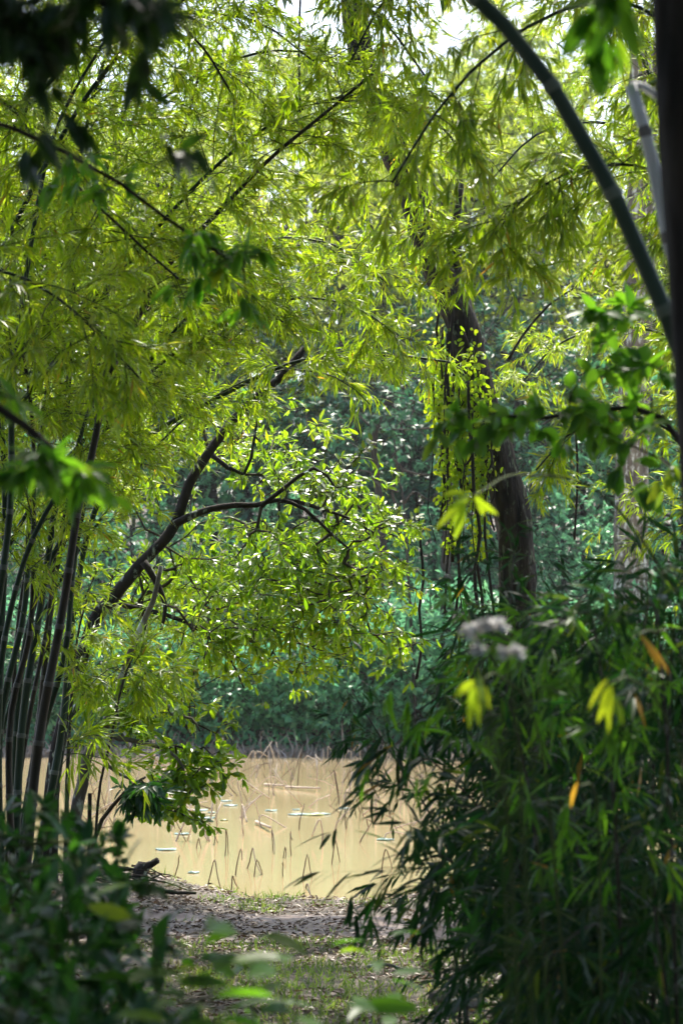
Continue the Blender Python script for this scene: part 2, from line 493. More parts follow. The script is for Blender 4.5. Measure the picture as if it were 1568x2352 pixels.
def hz(x, y):
    x = np.asarray(x, float); y = np.asarray(y, float)
    near = 0.05 * (vnoise(x, y, 1.6, 1) - .5) + 0.03 * (vnoise(x, y, .35, 2) - .5)
    near += 0.28 * np.exp(-(((x + 3.0) / 1.3) ** 2 + ((y - 18.6) / 2.2) ** 2))
    ds = shore(x) - y
    a = np.clip((ds + 0.15) / 0.7, 0, 1); a = a * a * (3 - 2 * a)
    z = near * a + (-0.55) * (1 - a)
    df = y - farshore(x)
    b = np.clip((df + 0.4) / 1.4, 0, 1); b = b * b * (3 - 2 * b)
    far = 0.35 + 0.10 * np.clip(df, 0, 12) + 0.16 * np.clip(df - 12, 0, 60) + 0.5 * (vnoise(x, y, 7, 8) - .5) * np.clip(df / 6, 0, 1)
    return np.where(y > 38, -0.55 * (1 - b) + far * b, z)


def gridmesh(xs, ys, zf):
    X, Y = np.meshgrid(xs, ys)
    Z = zf(X, Y)
    V = np.stack([X, Y, Z], -1).reshape(-1, 3)
    nx, ny = len(xs), len(ys)
    i = np.arange(ny - 1)[:, None] * nx + np.arange(nx - 1)[None]
    Q = np.stack([i, i + 1, i + nx + 1, i + nx], -1).reshape(-1, 4)
    return V, Q


xs = np.unique(np.concatenate([-np.geomspace(6, 160, 26), np.arange(-6, 6.01, .08), np.geomspace(6, 160, 26)]))
ys = np.unique(np.concatenate([np.linspace(-40, 9, 30), np.arange(9, 24, .08), np.arange(24, 53, 1.0), np.arange(53, 80, .5), np.geomspace(80, 300, 16)]))
V, Q = gridmesh(xs, ys, hz)
tag(Geo().add(V, Q).obj('ground', M['ground'], smooth=True), kind='structure')
# the trodden path runs across, ragged edges
pv = []
px_ = np.arange(-7, 7.01, .07)
c0 = 16.5 + .12 * np.sin(px_ * .9) + .25 * (px_ / 7)
wN = 0.95 + .6 * (vnoise(px_, px_ * 0, .5, 11) - .5) + .2 * (vnoise(px_, px_ * 0, .12, 12) - .5) + .15 * (vnoise(px_, px_ * 0, .07, 15) - .5)
wF = 0.8 + .6 * (vnoise(px_, px_ * 0, .6, 13) - .5) + .2 * (vnoise(px_, px_ * 0, .15, 14) - .5)
ts = np.linspace(0, 1, 26)
Yp = (c0 - wN)[None] * (1 - ts[:, None]) + (c0 + wF)[None] * ts[:, None]
Xp = np.broadcast_to(px_[None], Yp.shape)
Zp = hz(Xp, Yp) + 0.006 + 0.012 * np.sin(np.pi * ts)[:, None]
nx = len(px_)
i = np.arange(25)[:, None] * nx + np.arange(nx - 1)[None]
Q = np.stack([i, i + 1, i + nx + 1, i + nx], -1).reshape(-1, 4)
tag(Geo().add(np.stack([Xp, Yp, Zp], -1).reshape(-1, 3), Q).obj('path', M['path'], smooth=True), kind='structure')
V, Q = gridmesh(np.linspace(-159, 159, 21), np.linspace(17, 57, 9), lambda x, y: x * 0 + WZ)
tag(Geo().add(V, Q).obj('water', M['water']), kind='structure')


# ------------------------------------------------------------------ ground cover
def pathmask(x, y):
    return (np.abs(y - 16.5) < .85)


g = Geo()
n = 120000
x = rng.uniform(-4.2, 4.6, n); y = rng.uniform(9.5, 22.8, n)
keep = (y < shore(x) + .05)
den = vnoise(x, y, .5, 21) * .6 + vnoise(x, y, .14, 22) * .4
near_edge = (shore(x) - y) < .55
keep &= (den > np.where(near_edge, .42, np.where(y > 15.4, .66, .43))) & ~(pathmask(x, y) & (den < .72))
x, y = x[keep], y[keep]; n = len(x)
B = np.stack([x, y, hz(x, y)], 1)
D = np.stack([rng.normal(0, .55, n), rng.normal(0, .55, n), np.ones(n)], 1)
tone = np.clip(vnoise(x, y, .8, 25) * .7 + rng.normal(.1, .22, n), 0, 1)
leaves(g, B, D, rv(n), rng.uniform(.025, .08, n) * np.where((shore(x) - y) < .5, 1.7, 1), rng.uniform(.004, .011, n), 'quad', .3, .2, tone)
tag(g.obj('grass', M['grass']), 'short patchy green grass along the path and the pond edge', 'grass', kind='stuff')
g = Geo()
n = 60000
x = rng.uniform(-4.2, 4.6, n); y = rng.uniform(9.5, 21, n)
den = vnoise(x, y, .35, 31) * .5 + vnoise(x, y, .9, 32) * .5
keep = (y < shore(x) - .05) & (den > np.where(pathmask(x, y), .44, .31))
x, y = x[keep], y[keep]; n = len(x)
B = np.stack([x, y, hz(x, y) + .012 + .012 * rng.random(n)], 1)
D = rv(n); D[:, 2] *= .18
N = rv(n, .45) + np.array([0, 0, 1.0])
leaves(g, B, D, N, rng.uniform(.02, .08, n), rng.uniform(.006, .025, n), 'quad', .12, .5, rng.random(n) ** 1.3)
tag(g.obj('leaf_litter', M['litter']), 'brown fallen leaves strewn over the muddy path and bank', 'leaf litter', kind='stuff')


def single_leaf(name, at, d, L, W, mat, label, cat='fallen leaf'):
    g = Geo()
    leaves(g, np.array([at]), np.array([d]), np.array([[0, 0, 1.0]]), L, W, 'broad', .12, .3)
    o = g.obj(name, mat, loc=at, smooth=True)
    return tag(o, label, cat)


def on_ground(px, py, zz=0.0):
    d = 17.0
    for _ in range(30):
        p = P(px, py, d)
        h = max(float(hz(p[0], p[1])), WZ) if d < 38 else float(hz(p[0], p[1]))
        # move along the ray until its height meets the ground
        dz = (p[2] - h)
        sl = (EYE[2] - p[2]) / d
        if abs(sl) < 1e-6: break
        d += dz / sl * .7
        d = min(max(d, 6), 54)
    return P(px, py, d)


single_leaf('fallen_leaf', on_ground(352, 2137) + np.array((0, 0, .02)), (1, .1, .02), .13, .055, M['orange'], 'bright yellow fallen leaf lying on the muddy path')
single_leaf('fallen_leaf', on_ground(340, 2098) + np.array((0, 0, .02)), (1, -.1, .05), .09, .03, M['reed'], 'small straw coloured fallen leaf beyond the yellow one on the path')
single_leaf('fallen_leaf', on_ground(1103, 2106) + np.array((0, 0, .02)), (1, .3, .05), .07, .03, M['orange'], 'small yellow leaf on the path beside the dark bamboo bush')

# ------------------------------------------------------------------ tree growth
def grow(skel, targets, maxseg=.35, droop=0.0, back=0.35):
    """skel: polyline nodes (with parent indices). Each target is joined to the nearest node."""
    pos = [p for p in skel['pos']]; par = list(skel['par'])
    arr = np.zeros((len(pos) + len(targets) * 12, 3)); arr[:len(pos)] = pos; n = len(pos)
    base = arr[:n].copy()
    dist = np.array([np.min(np.linalg.norm(base - t, axis=1)) for t in targets])
    tips = []
    ntrunk = n
    for ti in np.argsort(dist):
        t = targets[ti]
        dd = np.linalg.norm(arr[:n] - t, axis=1)
        k = int(np.argmin(dd))
        d = dd[k]
        m = max(1, min(11, int(math.ceil(d / maxseg))))
        p0 = arr[k]
        mid = (p0 + t) / 2 + rng.normal(0, .10 * d, 3) + np.array((0, 0, (.10 + droop) * d))
        prev = k
        for j in range(1, m + 1):
            u = j / m
            q = (1 - u) ** 2 * p0 + 2 * u * (1 - u) * mid + u * u * t
            arr[n] = q; par.append(prev); prev = n; n += 1
        tips.append(prev)
    cnt = np.zeros(n)
    for t in tips: cnt[t] += 1
    for i in range(n - 1, 0, -1):
        if par[i] >= 0: cnt[par[i]] += cnt[i]
    return arr[:n], np.array(par), cnt, np.array(tips), ntrunk


def blob_points(blobs, n):
    """blobs: (px, py, d, rx, ry, rd_m, weight) ellipsoids placed at their real distance."""
    w = np.array([b[6] for b in blobs], float); w /= w.sum()
    out = []
    for b, c in zip(blobs, rng.multinomial(n, w)):
        c0 = P(b[0], b[1], b[2]); k = b[2] / F / 2352
        u = rv(c); u = norm(u) * (rng.random((c, 1)) ** .45)
        out.append(c0 + u * np.array((b[3] * k, b[5], b[4] * k)))
    return np.vstack(out)


def whorl(g, tips, dirs, k, L, W, shape, spread=.9, droop=.2, mat_r=None, upn=.8, curl=.2, outn=None):
    n = len(tips)
    kk = rng.integers(max(2, k - 2), k + 3, n)
    idx = np.repeat(np.arange(n), kk)
    m = len(idx)
    D = norm(dirs[idx]) + rv(m, spread * .58)
    D[:, 2] -= droop
    B = tips[idx] + norm(dirs[idx]) * rng.uniform(-.05, .02, (m, 1)) * L / .08
    N = rv(m, .35) + (np.array((0, -.28, upn)) if outn is None else norm(outn)[idx] * .75 + (0, 0, .55))
    clump = rng.random(n) * .55
    r = np.clip(clump[idx] + rng.random(m) * .45, 0, 1)
    leaves(g, B, D, N, L * rng.uniform(.6, 1.15, m), W * rng.uniform(.7, 1.15, m), shape, curl, .3, r)


def tree(name, label, trunk, r0, r1, targets, leafk, L, W, shape, mats, cat='tree', group=None, tw=.0022, spread=.9, droop=.2, branches=(), tpow=.5, sides=10, seg=.35, gdroop=0., jit=.12, crown_name='crown', curl=.2, rflare=1.5, outward=False):
    tp = spline(trunk, .15)
    base = tp[0]
    root = empty(name, base, label, cat, group)
    g = Geo()
    s = np.linspace(0, 1, len(tp))
    rad = r0 * (1 - s) + r1 * s
    rad = rad * (1 + (rflare - 1) * np.exp(-s * len(tp) * .15 / .25))
    tube(g, tp, rad, sides, .5, jit)
    g.obj('trunk', mats[0], root, smooth=True)
    pos = list(tp); par = [-1] + list(range(len(tp) - 1))
    st = int(len(tp) * .3)
    for br, ra, rb in branches:
        bp = spline(br, .12)
        gb = Geo(); tube(gb, bp, np.linspace(ra, rb, len(bp)), 8, .5, jit)
        gb.obj('limb', mats[0], root, smooth=True)
        k = int(np.argmin(np.linalg.norm(np.array(tp) - bp[0], axis=1)))
        for j, q in enumerate(bp):
            pos.append(q); par.append(k if j == 0 else len(pos) - 2)
    if len(targets):
        sk = {'pos': np.array(pos), 'par': par}
        # keep growth off the lowest trunk
        P0 = np.array(pos); lowcut = P0[:, 2] < (tp[st][2] if len(tp) > st else 0)
        far_away = P0.copy(); far_away[lowcut & (np.arange(len(pos)) < len(tp))] += np.array((0, 0, -500.0))
        sk['pos'] = far_away
        A, par2, cnt, tips, nt = grow(sk, targets, seg, gdroop)
        e = np.arange(nt, len(A))
        pa = par2[e]
        rr = tw * np.maximum(cnt, 1) ** tpow
        gt = Geo()
        PA = A[pa]
        segs(gt, PA, A[e], np.minimum(rr[pa], rr[e] * 1.6), rr[e], 4, .5)
        cr = gt.obj('branches', mats[1], root)
        gl = Geo()
        dirs = A[tips] - A[par2[tips]]
        dirs = norm(dirs) + rv(len(tips), .3)
        cen = A[tips].mean(0) * (1, 1, .9)
        whorl(gl, A[tips], dirs, leafk, L, W, shape, spread, droop, curl=curl, outn=(A[tips] - cen) if outward else None)
        # some leaves along the last twigs
        thin = e[(cnt[e] <= 2)]
        if len(thin):
            sel = thin[rng.random(len(thin)) < .7]
            whorl(gl, A[sel], norm(A[sel] - A[par2[sel]]) + rv(len(sel), .5), 2, L * .9, W, shape, 1.1, droop, curl=curl)
        gl.obj(crown_name, mats[2], root)
    return root


# ------------------------------------------------------------------ bamboo
def culm_tube(g, path, r0, r1, inter=.36, sides=8):
    p = spline(path, .1)
    s = np.concatenate([[0], np.cumsum(np.linalg.norm(np.diff(p, axis=0), axis=1))])
    T = s[-1]
    ss = []; rr = []; rn = []
    k = 0.0
    while k < T:
        for o, f, v in ((0, 1.0, .98), (.012, 1.16, .98), (.03, .98, .5), (inter * .5, .97, .5)):
            if k + o < T:
                ss.append(k + o); rr.append(f); rn.append(v)
        k += inter * (1 - .35 * k / T)
    ss.append(T); rr.append(1); rn.append(.5)
    ss = np.array(ss)
    q = np.stack([np.interp(ss, s, p[:, i]) for i in range(3)], 1)
    R_ = (r0 * (1 - ss / T) + r1 * ss / T) * np.array(rr)
    tube(g, q, R_, sides, np.array(rn))
    return q, ss / T


def bamboo(name, label, path, r0, r1, nbr, blen, L, W, mats, t0=.3, fans=5, lk=5, group=None, shape='quad', inter=.36, cat='bamboo', bias=None, sides=8, droop=.5, t1=1.0, br=.004, rel_end=.45):
    path = np.array(path)
    root = empty(name, path[0], label, cat, group)
    g = Geo(); q, tt = culm_tube(g, path, r0, r1, inter, sides)
    g.obj('culm', mats[0], root, smooth=True)
    if nbr <= 0: return root
    # branches
    tb = t0 + (t1 - t0) * rng.random(nbr)
    o = np.stack([np.interp(tb, tt, q[:, i]) for i in range(3)], 1)
    tg = norm(np.gradient(q, axis=0))
    tgi = np.stack([np.interp(tb, tt, tg[:, i]) for i in range(3)], 1)
    d = norm(rv(nbr) * np.array((1, 1, .6)) + tgi * .6 + (np.array(bias) if bias is not None else 0))
    bl = blen * rng.uniform(.45, 1.1, nbr) * (1 - (1 - rel_end) * (tb - t0) / max(1e-3, 1 - t0))
    K = 5
    pts = [o]
    cur = o; dd = d
    for j in range(K):
        dd = norm(dd + np.array((0, 0, -droop * .35)) * (j + 1) / K + rv(nbr, .08))
        cur = cur + dd * (bl / K)[:, None]
        pts.append(cur)
    pts = np.stack(pts, 1)   # nbr, K+1, 3
    gb = Geo()
    for j in range(K):
        segs(gb, pts[:, j], pts[:, j + 1], br * (1 - j / K * .7), br * (1 - (j + 1) / K * .7), 3, .5)
    # fans
    nf = nbr * fans
    bi = np.repeat(np.arange(nbr), fans)
    u = .15 + .85 * rng.random(nf) ** .8
    x = u * K; j = np.minimum(x.astype(int), K - 1); f = (x - j)[:, None]
    fp = pts[bi, j] * (1 - f) + pts[bi, j + 1] * f
    bd = norm(pts[bi, j + 1] - pts[bi, j])
    fd = norm(bd * .8 + rv(nf, .5) + np.array((0, 0, -.15 * droop)))
    fl = rng.uniform(.3, 1.4, nf)[:, None] * L
    fe = fp + fd * fl
    segs(gb, fp, fe, br * .35, br * .2, 3, .5)
    gb.obj('branches', mats[1], root)
    kk = rng.integers(max(2, lk - 1), lk + 3, nf)
    idx = np.repeat(np.arange(nf), kk); m = len(idx)
    D = norm(fd[idx] * 1.0 + rv(m, .42) + np.array((0, 0, -droop * .6)))
    B = fe[idx] - fd[idx] * (rng.random((m, 1)) ** 1.5) * L * .8
    N = rv(m, .45) + np.array((0, -.28, .8))
    r = np.clip(rng.random(nf)[idx] * .5 + rng.random(m) * .5, 0, 1)
    r = np.where(rng.random(m) < .006, 1.0, r * .95)
    gl = Geo()
    leaves(gl, B, D, N, L * rng.uniform(.55, 1.15, m), W * rng.uniform(.7, 1.1, m), shape, .12 if shape == 'quad' else .25, .25, r)
    gl.obj('foliage', mats[2], root)
    return root


def gz(p):
    return float(hz(p[0], p[1]))


def rooted(pts, d=None):
    """pixel/distance points -> world, with the first point dropped to the ground straight below"""
    q = PP(pts, d)
    q[0][2] = gz(q[0]) - .05
    return q


# ================================================================== FAR BANK
def make_far_tree(name, label, base, h, cr, ntar, L, W, mats, group=None, r0=.22, lean=(0, 0), low=.35, cat='tree', leafk=7, tgt=None):
    b = np.array(base, float); b[2] -= .1
    top = b + np.array((lean[0], lean[1], h * .8))
    mid = (b + top) / 2 + rng.normal(0, .25, 3) * np.array((1, 1, 0))
    c = b + np.array((lean[0], lean[1], h * (low + 1) / 2))
    u = norm(rv(ntar)) * (rng.random((ntar, 1)) ** .4) * np.array((cr, cr, h * (1 - low) / 2))
    # uneven outline: a few lobes
    for _ in range(6):
        v = norm(rv(1))[0]; k = norm(u) @ v
        u *= (1 + .22 * np.clip(k, 0, 1) ** 3 * rng.choice([-1, 1.2]))[:, None]
    return tree(name, label, [b, mid, top], r0, r0 * .3, c + u, leafk, L, W, 'quad', mats, cat, group, .006, 1.0, .25, seg=1.2, jit=.15, outward=True)


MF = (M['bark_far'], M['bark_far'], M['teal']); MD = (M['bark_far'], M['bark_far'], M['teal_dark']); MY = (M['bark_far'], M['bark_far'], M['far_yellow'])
xw = lambda px, d: (px - 784) / 2352 / F * d


def gp(px, d): x = xw(px, d); return np.array((x, d, float(hz(x, d))))


# dark tree in the gap, centre
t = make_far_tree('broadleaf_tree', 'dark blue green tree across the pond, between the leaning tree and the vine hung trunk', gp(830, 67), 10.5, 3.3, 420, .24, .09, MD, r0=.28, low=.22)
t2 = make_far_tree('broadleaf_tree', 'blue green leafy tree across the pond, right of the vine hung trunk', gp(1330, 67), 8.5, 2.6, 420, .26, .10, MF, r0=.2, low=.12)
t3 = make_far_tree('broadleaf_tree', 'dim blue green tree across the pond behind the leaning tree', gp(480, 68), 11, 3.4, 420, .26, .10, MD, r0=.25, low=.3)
t4 = make_far_tree('broadleaf_tree', 'yellow green tree across the pond above the dark trees in the middle', gp(640, 70), 13, 3.6, 700, .26, .08, (M['bark_far'], M['bark_far'], M['bam_far']), r0=.25, low=.3)
for i, (px, d, sc, rz, src, lab) in enumerate([
        (1290, 61.5, 0.62, 1.1, t2, 'low leafy tree across the pond low behind the dark bamboo bush top'),
        (1000, 61.8, 0.66, 2.2, t2, 'low leafy tree across the pond at the foot of the gap by the liana'),
        (850, 62, 0.6, 3.1, t2, 'low leafy tree across the pond just above the tall far bush'),
        (680, 61.6, 0.64, 4.3, t2, 'low leafy tree across the pond above the widest far bush in the middle'),
        (540, 62, 0.6, 5.2, t2, 'low leafy tree across the pond behind the bare dark stem'),
        (300, 61.8, 0.66, 0.7, t2, 'low leafy tree across the pond behind the slim young tree'),
        (1150, 62.2, 0.7, 1.8, t2, 'low leafy tree across the pond behind the foot of the vine hung trunk'),
        (1420, 61.6, 0.66, 2.9, t2, 'low leafy tree across the pond left of the pale lichen trunk base'),
        (120, 62, 0.64, 3.8, t2, 'low leafy tree across the pond between the culms, low on the left'),
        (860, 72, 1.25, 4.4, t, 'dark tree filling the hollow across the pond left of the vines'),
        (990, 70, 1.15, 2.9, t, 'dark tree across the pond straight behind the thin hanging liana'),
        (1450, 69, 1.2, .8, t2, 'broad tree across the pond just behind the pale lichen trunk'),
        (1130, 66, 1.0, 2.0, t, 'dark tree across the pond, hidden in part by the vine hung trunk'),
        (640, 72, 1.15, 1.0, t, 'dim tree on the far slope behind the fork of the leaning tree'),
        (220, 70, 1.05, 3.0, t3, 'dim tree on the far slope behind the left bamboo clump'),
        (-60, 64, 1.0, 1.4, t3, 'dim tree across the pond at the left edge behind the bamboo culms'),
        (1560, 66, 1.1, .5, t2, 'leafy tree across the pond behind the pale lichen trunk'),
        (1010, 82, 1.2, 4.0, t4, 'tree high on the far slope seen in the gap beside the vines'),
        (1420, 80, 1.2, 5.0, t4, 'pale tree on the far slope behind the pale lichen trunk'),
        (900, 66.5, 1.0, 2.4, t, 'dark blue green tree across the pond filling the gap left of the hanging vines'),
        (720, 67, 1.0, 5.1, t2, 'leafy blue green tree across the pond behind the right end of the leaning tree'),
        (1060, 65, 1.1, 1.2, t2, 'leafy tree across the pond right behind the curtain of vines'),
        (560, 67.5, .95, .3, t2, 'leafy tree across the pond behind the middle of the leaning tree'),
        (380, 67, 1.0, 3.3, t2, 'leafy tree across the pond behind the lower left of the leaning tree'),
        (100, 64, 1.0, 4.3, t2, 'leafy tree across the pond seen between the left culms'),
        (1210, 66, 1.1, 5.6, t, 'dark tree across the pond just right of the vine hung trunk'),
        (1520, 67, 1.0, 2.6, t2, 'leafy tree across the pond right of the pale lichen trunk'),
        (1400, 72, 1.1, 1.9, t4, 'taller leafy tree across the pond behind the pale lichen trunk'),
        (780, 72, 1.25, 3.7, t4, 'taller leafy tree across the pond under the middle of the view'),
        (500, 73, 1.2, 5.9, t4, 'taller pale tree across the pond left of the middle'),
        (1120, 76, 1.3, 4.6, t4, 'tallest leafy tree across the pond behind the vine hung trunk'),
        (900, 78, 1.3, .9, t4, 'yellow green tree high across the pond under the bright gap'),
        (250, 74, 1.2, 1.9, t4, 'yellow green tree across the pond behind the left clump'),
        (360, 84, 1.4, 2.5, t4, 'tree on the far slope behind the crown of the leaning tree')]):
    dup(src, gp(px, d), rz, sc, lab)

# pale lichen trunk on the right, crown above the frame
d0 = 48
tr = PP([(1447, 1420), (1448, 1150), (1456, 900), (1470, 500), (1478, 100)], 55.6)
tr[0][2] = gz(tr[0]) - .1
tree('lichen_tree', 'thick pale trunk mottled with lichen across the pond on the right', tr, .42, .33, blob_points([(1400, -100, 55.6, 600, 300, 3, 1)], 150), 6, .24, .09, 'quad',
     (M['bark_pale'], M['bark_far'], M['far_yellow']), 'tree', tw=.008, seg=1.0, rflare=1.15, jit=.1)
tr = PP([(893, 1560), (890, 1400), (870, 1150), (860, 1000), (900, 900)], 57); tr[0][2] = gz(tr[0]) - .1
tree('slender_tree', 'thin dark trunk across the pond just right of the leaning tree leaves', tr, .12, .07, blob_points([(870, 950, 57, 200, 120, 2, 1)], 80), 6, .22, .08, 'quad', MD, 'tree', tw=.006, seg=.8)
tr = PP([(1030, 1500), (1022, 1350), (1030, 1150), (1020, 980)], 56); tr[0][2] = gz(tr[0]) - .1
tree('slender_tree', 'thin dark trunk across the pond just left of the hanging vines', tr, .16, .09, blob_points([(1010, 900, 56, 200, 120, 2, 1)], 80), 6, .22, .08, 'quad', MD, 'tree', tw=.006, seg=.8)
# bare twisted branch tree in the gap
tr = PP([(960, 1500), (930, 1200), (915, 1100), (905, 1010)], 54.9); tr[0][2] = gz(tr[0]) - .1
bare = [(PP([(930, 1200), (900, 1130), (925, 1080), (900, 1050), (930, 1020)], 54.9), .05, .015), (PP([(915, 1130), (860, 1110), (850, 1085), (810, 1080)], 54.9), .035, .01),
        (PP([(920, 1080), (985, 1090), (1010, 1060)], 54.9), .03, .01), (PP([(925, 1160), (950, 1130), (990, 1150), (1010, 1120)], 54.9), .03, .01)]
tree('bare_tree', 'small tree with bare twisted grey branches in the dark gap over the pond', tr, .05, .02, np.zeros((0, 3)), 0, .1, .1, 'quad', (M['bark_far'], M['twig'], M['teal']), 'tree', branches=bare)

# far shrubs on the waterline
def shrub(name, label, base, h, r, n, L, W, mats, group=None, shape='quad', lk=6, cat='shrub'):
    b = np.array(base, float)
    root = empty(name, b, label, cat, group)
    tg = b + norm(rv(n)) * (rng.random((n, 1)) ** .4) * np.array((r, r, h * .55)) + np.array((0, 0, h * .5))
    tg = tg[tg[:, 2] > b[2] + .03]
    stems = []
    ns = 7
    pos = []; par = []
    g = Geo()
    for k in range(ns):
        a = rng.uniform(0, 6.28); e = b + np.array((math.cos(a) * r * .5, math.sin(a) * r * .5, h * rng.uniform(.35, .75)))
        s = spline([b + np.array((math.cos(a), math.sin(a), 0)) * .05 * r - (0, 0, .05), (b + e) / 2 + rng.normal(0, .06 * h, 3), e], max(.08, h * .08))
        tube(g, s, np.linspace(.012, .005, len(s)) * max(.6, h), 5)
        o = len(pos)
        for j, q in enumerate(s): pos.append(q); par.append(-1 if j == 0 else o + j - 1)
    A, pr, cnt, tips, nt = grow({'pos': np.array(pos), 'par': par}, tg, max(.1, h * .14))
    e = np.arange(nt, len(A)); rr = .0016 * max(.6, h) * np.maximum(cnt, 1) ** .5
    segs(g, A[pr[e]], A[e], rr[e] * 1.2, rr[e], 3)
    g.obj('stems', mats[0], root)
    gl = Geo()
    whorl(gl, A[tips], norm(A[tips] - A[pr[tips]]) + np.array((0, 0, .3)), lk, L, W, shape, 1.0, .2, outn=A[tips] - (b + (0, 0, h * .25)))
    gl.obj('foliage', mats[1], root)
    return root


s1 = shrub('waterside_bush', 'dense blue green bush on the far shore below the slender trunks', gp(700, 55.5), 2.7, 1.6, 620, .20, .085, (M['bark_far'], M['teal']), 'bushes along the far shore')
s2 = shrub('waterside_bush', 'dark blue green bush on the far shore at the far left behind the culms', gp(60, 55.5), 2.3, 1.5, 480, .18, .07, (M['bark_far'], M['teal_dark']), 'bushes along the far shore')
for i, (px, d, sc, rz, src, lab) in enumerate([
        (180, 55.8, .95, 1.2, s1, 'leafy bush on the far shore behind the mottled leaning trunk'),
        (290, 55.3, .85, 3.9, s2, 'dark bush on the far shore behind the lowest sunlit leaves of the leaning tree'),
        (400, 55.7, 1.0, 2.2, s1, 'bush on the far shore left of the gap, over dry reeds'),
        (510, 55.2, .85, 4.4, s1, 'lighter bush on the far shore right of the lowest hanging bamboo leaves'),
        (610, 56.5, 1.0, 5.4, s2, 'dark hollow looking bush on the far shore left of the brightest bush'),
        (800, 55.1, .95, 3.1, s1, 'wide bush on the far shore just left of the dark bamboo bush'),
        (890, 56.3, 1.15, 1.9, s1, 'tall bush on the far shore below the thin dark trunk'),
        (1020, 55.6, 1.35, 3.3, s1, 'tall blue green bush on the far shore below the hanging vines'),
        (1180, 56.1, 1.2, .3, s2, 'dark bush on the far shore behind the foot of the vine hung tree'),
        (1320, 55.6, 1.1, 2.8, s1, 'bush on the far shore seen through the dark bamboo bush'),
        (1460, 55.6, 1.2, 4.9, s1, 'bush on the far shore below the pale lichen trunk'),
        (1600, 56.1, 1.2, 5.7, s2, 'dark bush on the far shore at the right edge'),
        (-60, 56.1, 1.2, 2.0, s1, 'bush on the far shore beyond the leftmost bamboo culm')]):
    dup(src, gp(px, d), rz, sc, lab)

# dry reeds and debris under the far shrubs
g = Geo()
n = 7000
x = rng.uniform(-13, 12, n); y = farshore(x) - .2 + np.abs(rng.normal(0, .5, n)) - rng.random(n) * .5
B = np.stack([x, y, np.maximum(hz(x, y), WZ - .05)], 1)
D = rv(n, .45) + np.array((0, 0, 1.0))
leaves(g, B, D, rv(n), rng.uniform(.08, .38, n) * np.where(rng.random(n) < .06, 2.2, 1), rng.uniform(.02, .07, n), 'quad', .4, .2, .3 + .7 * rng.random(n))
tag(g.obj('dry_reeds', M['reed']), 'brown dry reeds and dead stems along the far waterline', 'dry reeds', kind='stuff')
g = Geo()
n = 16000
x = rng.uniform(-20, 20, n); y = rng.uniform(55, 84, n)
B = np.stack([x, y, hz(x, y) + .03], 1)
D = rv(n); D[:, 2] *= .3
leaves(g, B, D, rv(n, .4) + (0, 0, 1), rng.uniform(.12, .3, n), rng.uniform(.05, .13, n), 'quad', .2, .4, rng.random(n))
tag(g.obj('fallen_leaves', M['litter']), 'pale fallen leaves covering the slope across the pond', 'leaf litter', kind='stuff')
g = Geo()
n = 34000
x = rng.uniform(-20, 20, n); y = np.where(rng.random(n) < .45, farshore(x) + .25 + 2.6 * rng.random(n) ** 1.3, rng.uniform(56, 92, n))
k = (vnoise(x, y, 3.0, 41) > .52) | ((y < farshore(x) + 2.8) & (vnoise(x, y, .8, 43) > .25)); x, y = x[k], y[k]; n = len(x)
B = np.stack([x, y, hz(x, y) + .05 + .5 * rng.random(n) * (.3 + vnoise(x, y, 1.2, 42))], 1)
leaves(g, B, rv(n) + (0, 0, .3), rv(n, .6) + (0, -.9, .6), rng.uniform(.12, .26, n), rng.uniform(.06, .12, n), 'quad', .2, .3)
tag(g.obj('ground_cover', M['teal']), 'low green plants covering the slope across the pond', 'ground cover', kind='stuff')

# far bamboo grove: tall arching culms, three built, the rest copied
def arch(base, h, reach, az, n=6):
    b = np.array(base, float)
    o = []
    for t in np.linspace(0, 1, n):
        o.append(b + np.array((math.cos(az) * reach * t ** 2.2, math.sin(az) * reach * t ** 2.2, h * (1 - (1 - t) ** 1.6) * (1 - .12 * t ** 4))))
    return np.array(o)


MB = (M['culm_far'], M['culm_far'], M['bam_far'])
fb = []
for i, (px, d, h, rc, az, lab) in enumerate([(300, 70, 18, 5, -.4, 'tall arching bamboo across the pond, left of the bright sky gap'),
                                             (1000, 71, 20, 6, 3.4, 'tall arching bamboo across the pond, under the bright sky gap'),
                                             (1300, 69, 17, 5, 3.9, 'tall arching bamboo across the pond, right of the vine hung trunk')]):
    b = gp(px, d)
    fb.append(bamboo('far_bamboo', lab, arch(b, h, rc, az), .06, .015, 60, 2.6, .30, .045, MB, .22, 22, 6, 'tall bamboo across the pond', 'quad', .6, br=.012, rel_end=.6, droop=.55))
spots = []
for k in range(44):
    px = -180 + 1950 * ((k * .618034) % 1.0); d = 73 + 16 * ((k * .381966 + .13) % 1.0)
    spots.append((px, d))
where = lambda px: 'far left' if px < 250 else 'left' if px < 560 else 'middle' if px < 950 else 'right' if px < 1300 else 'far right'
for k, (px, d) in enumerate(spots):
    if 560 < px < 760 and d > 66: continue
    o = dup(fb[k % 3], gp(px, d), rng.uniform(0, 6.28), rng.uniform(.72, 1.15), 'one of the blurred yellow green bamboos across the pond')
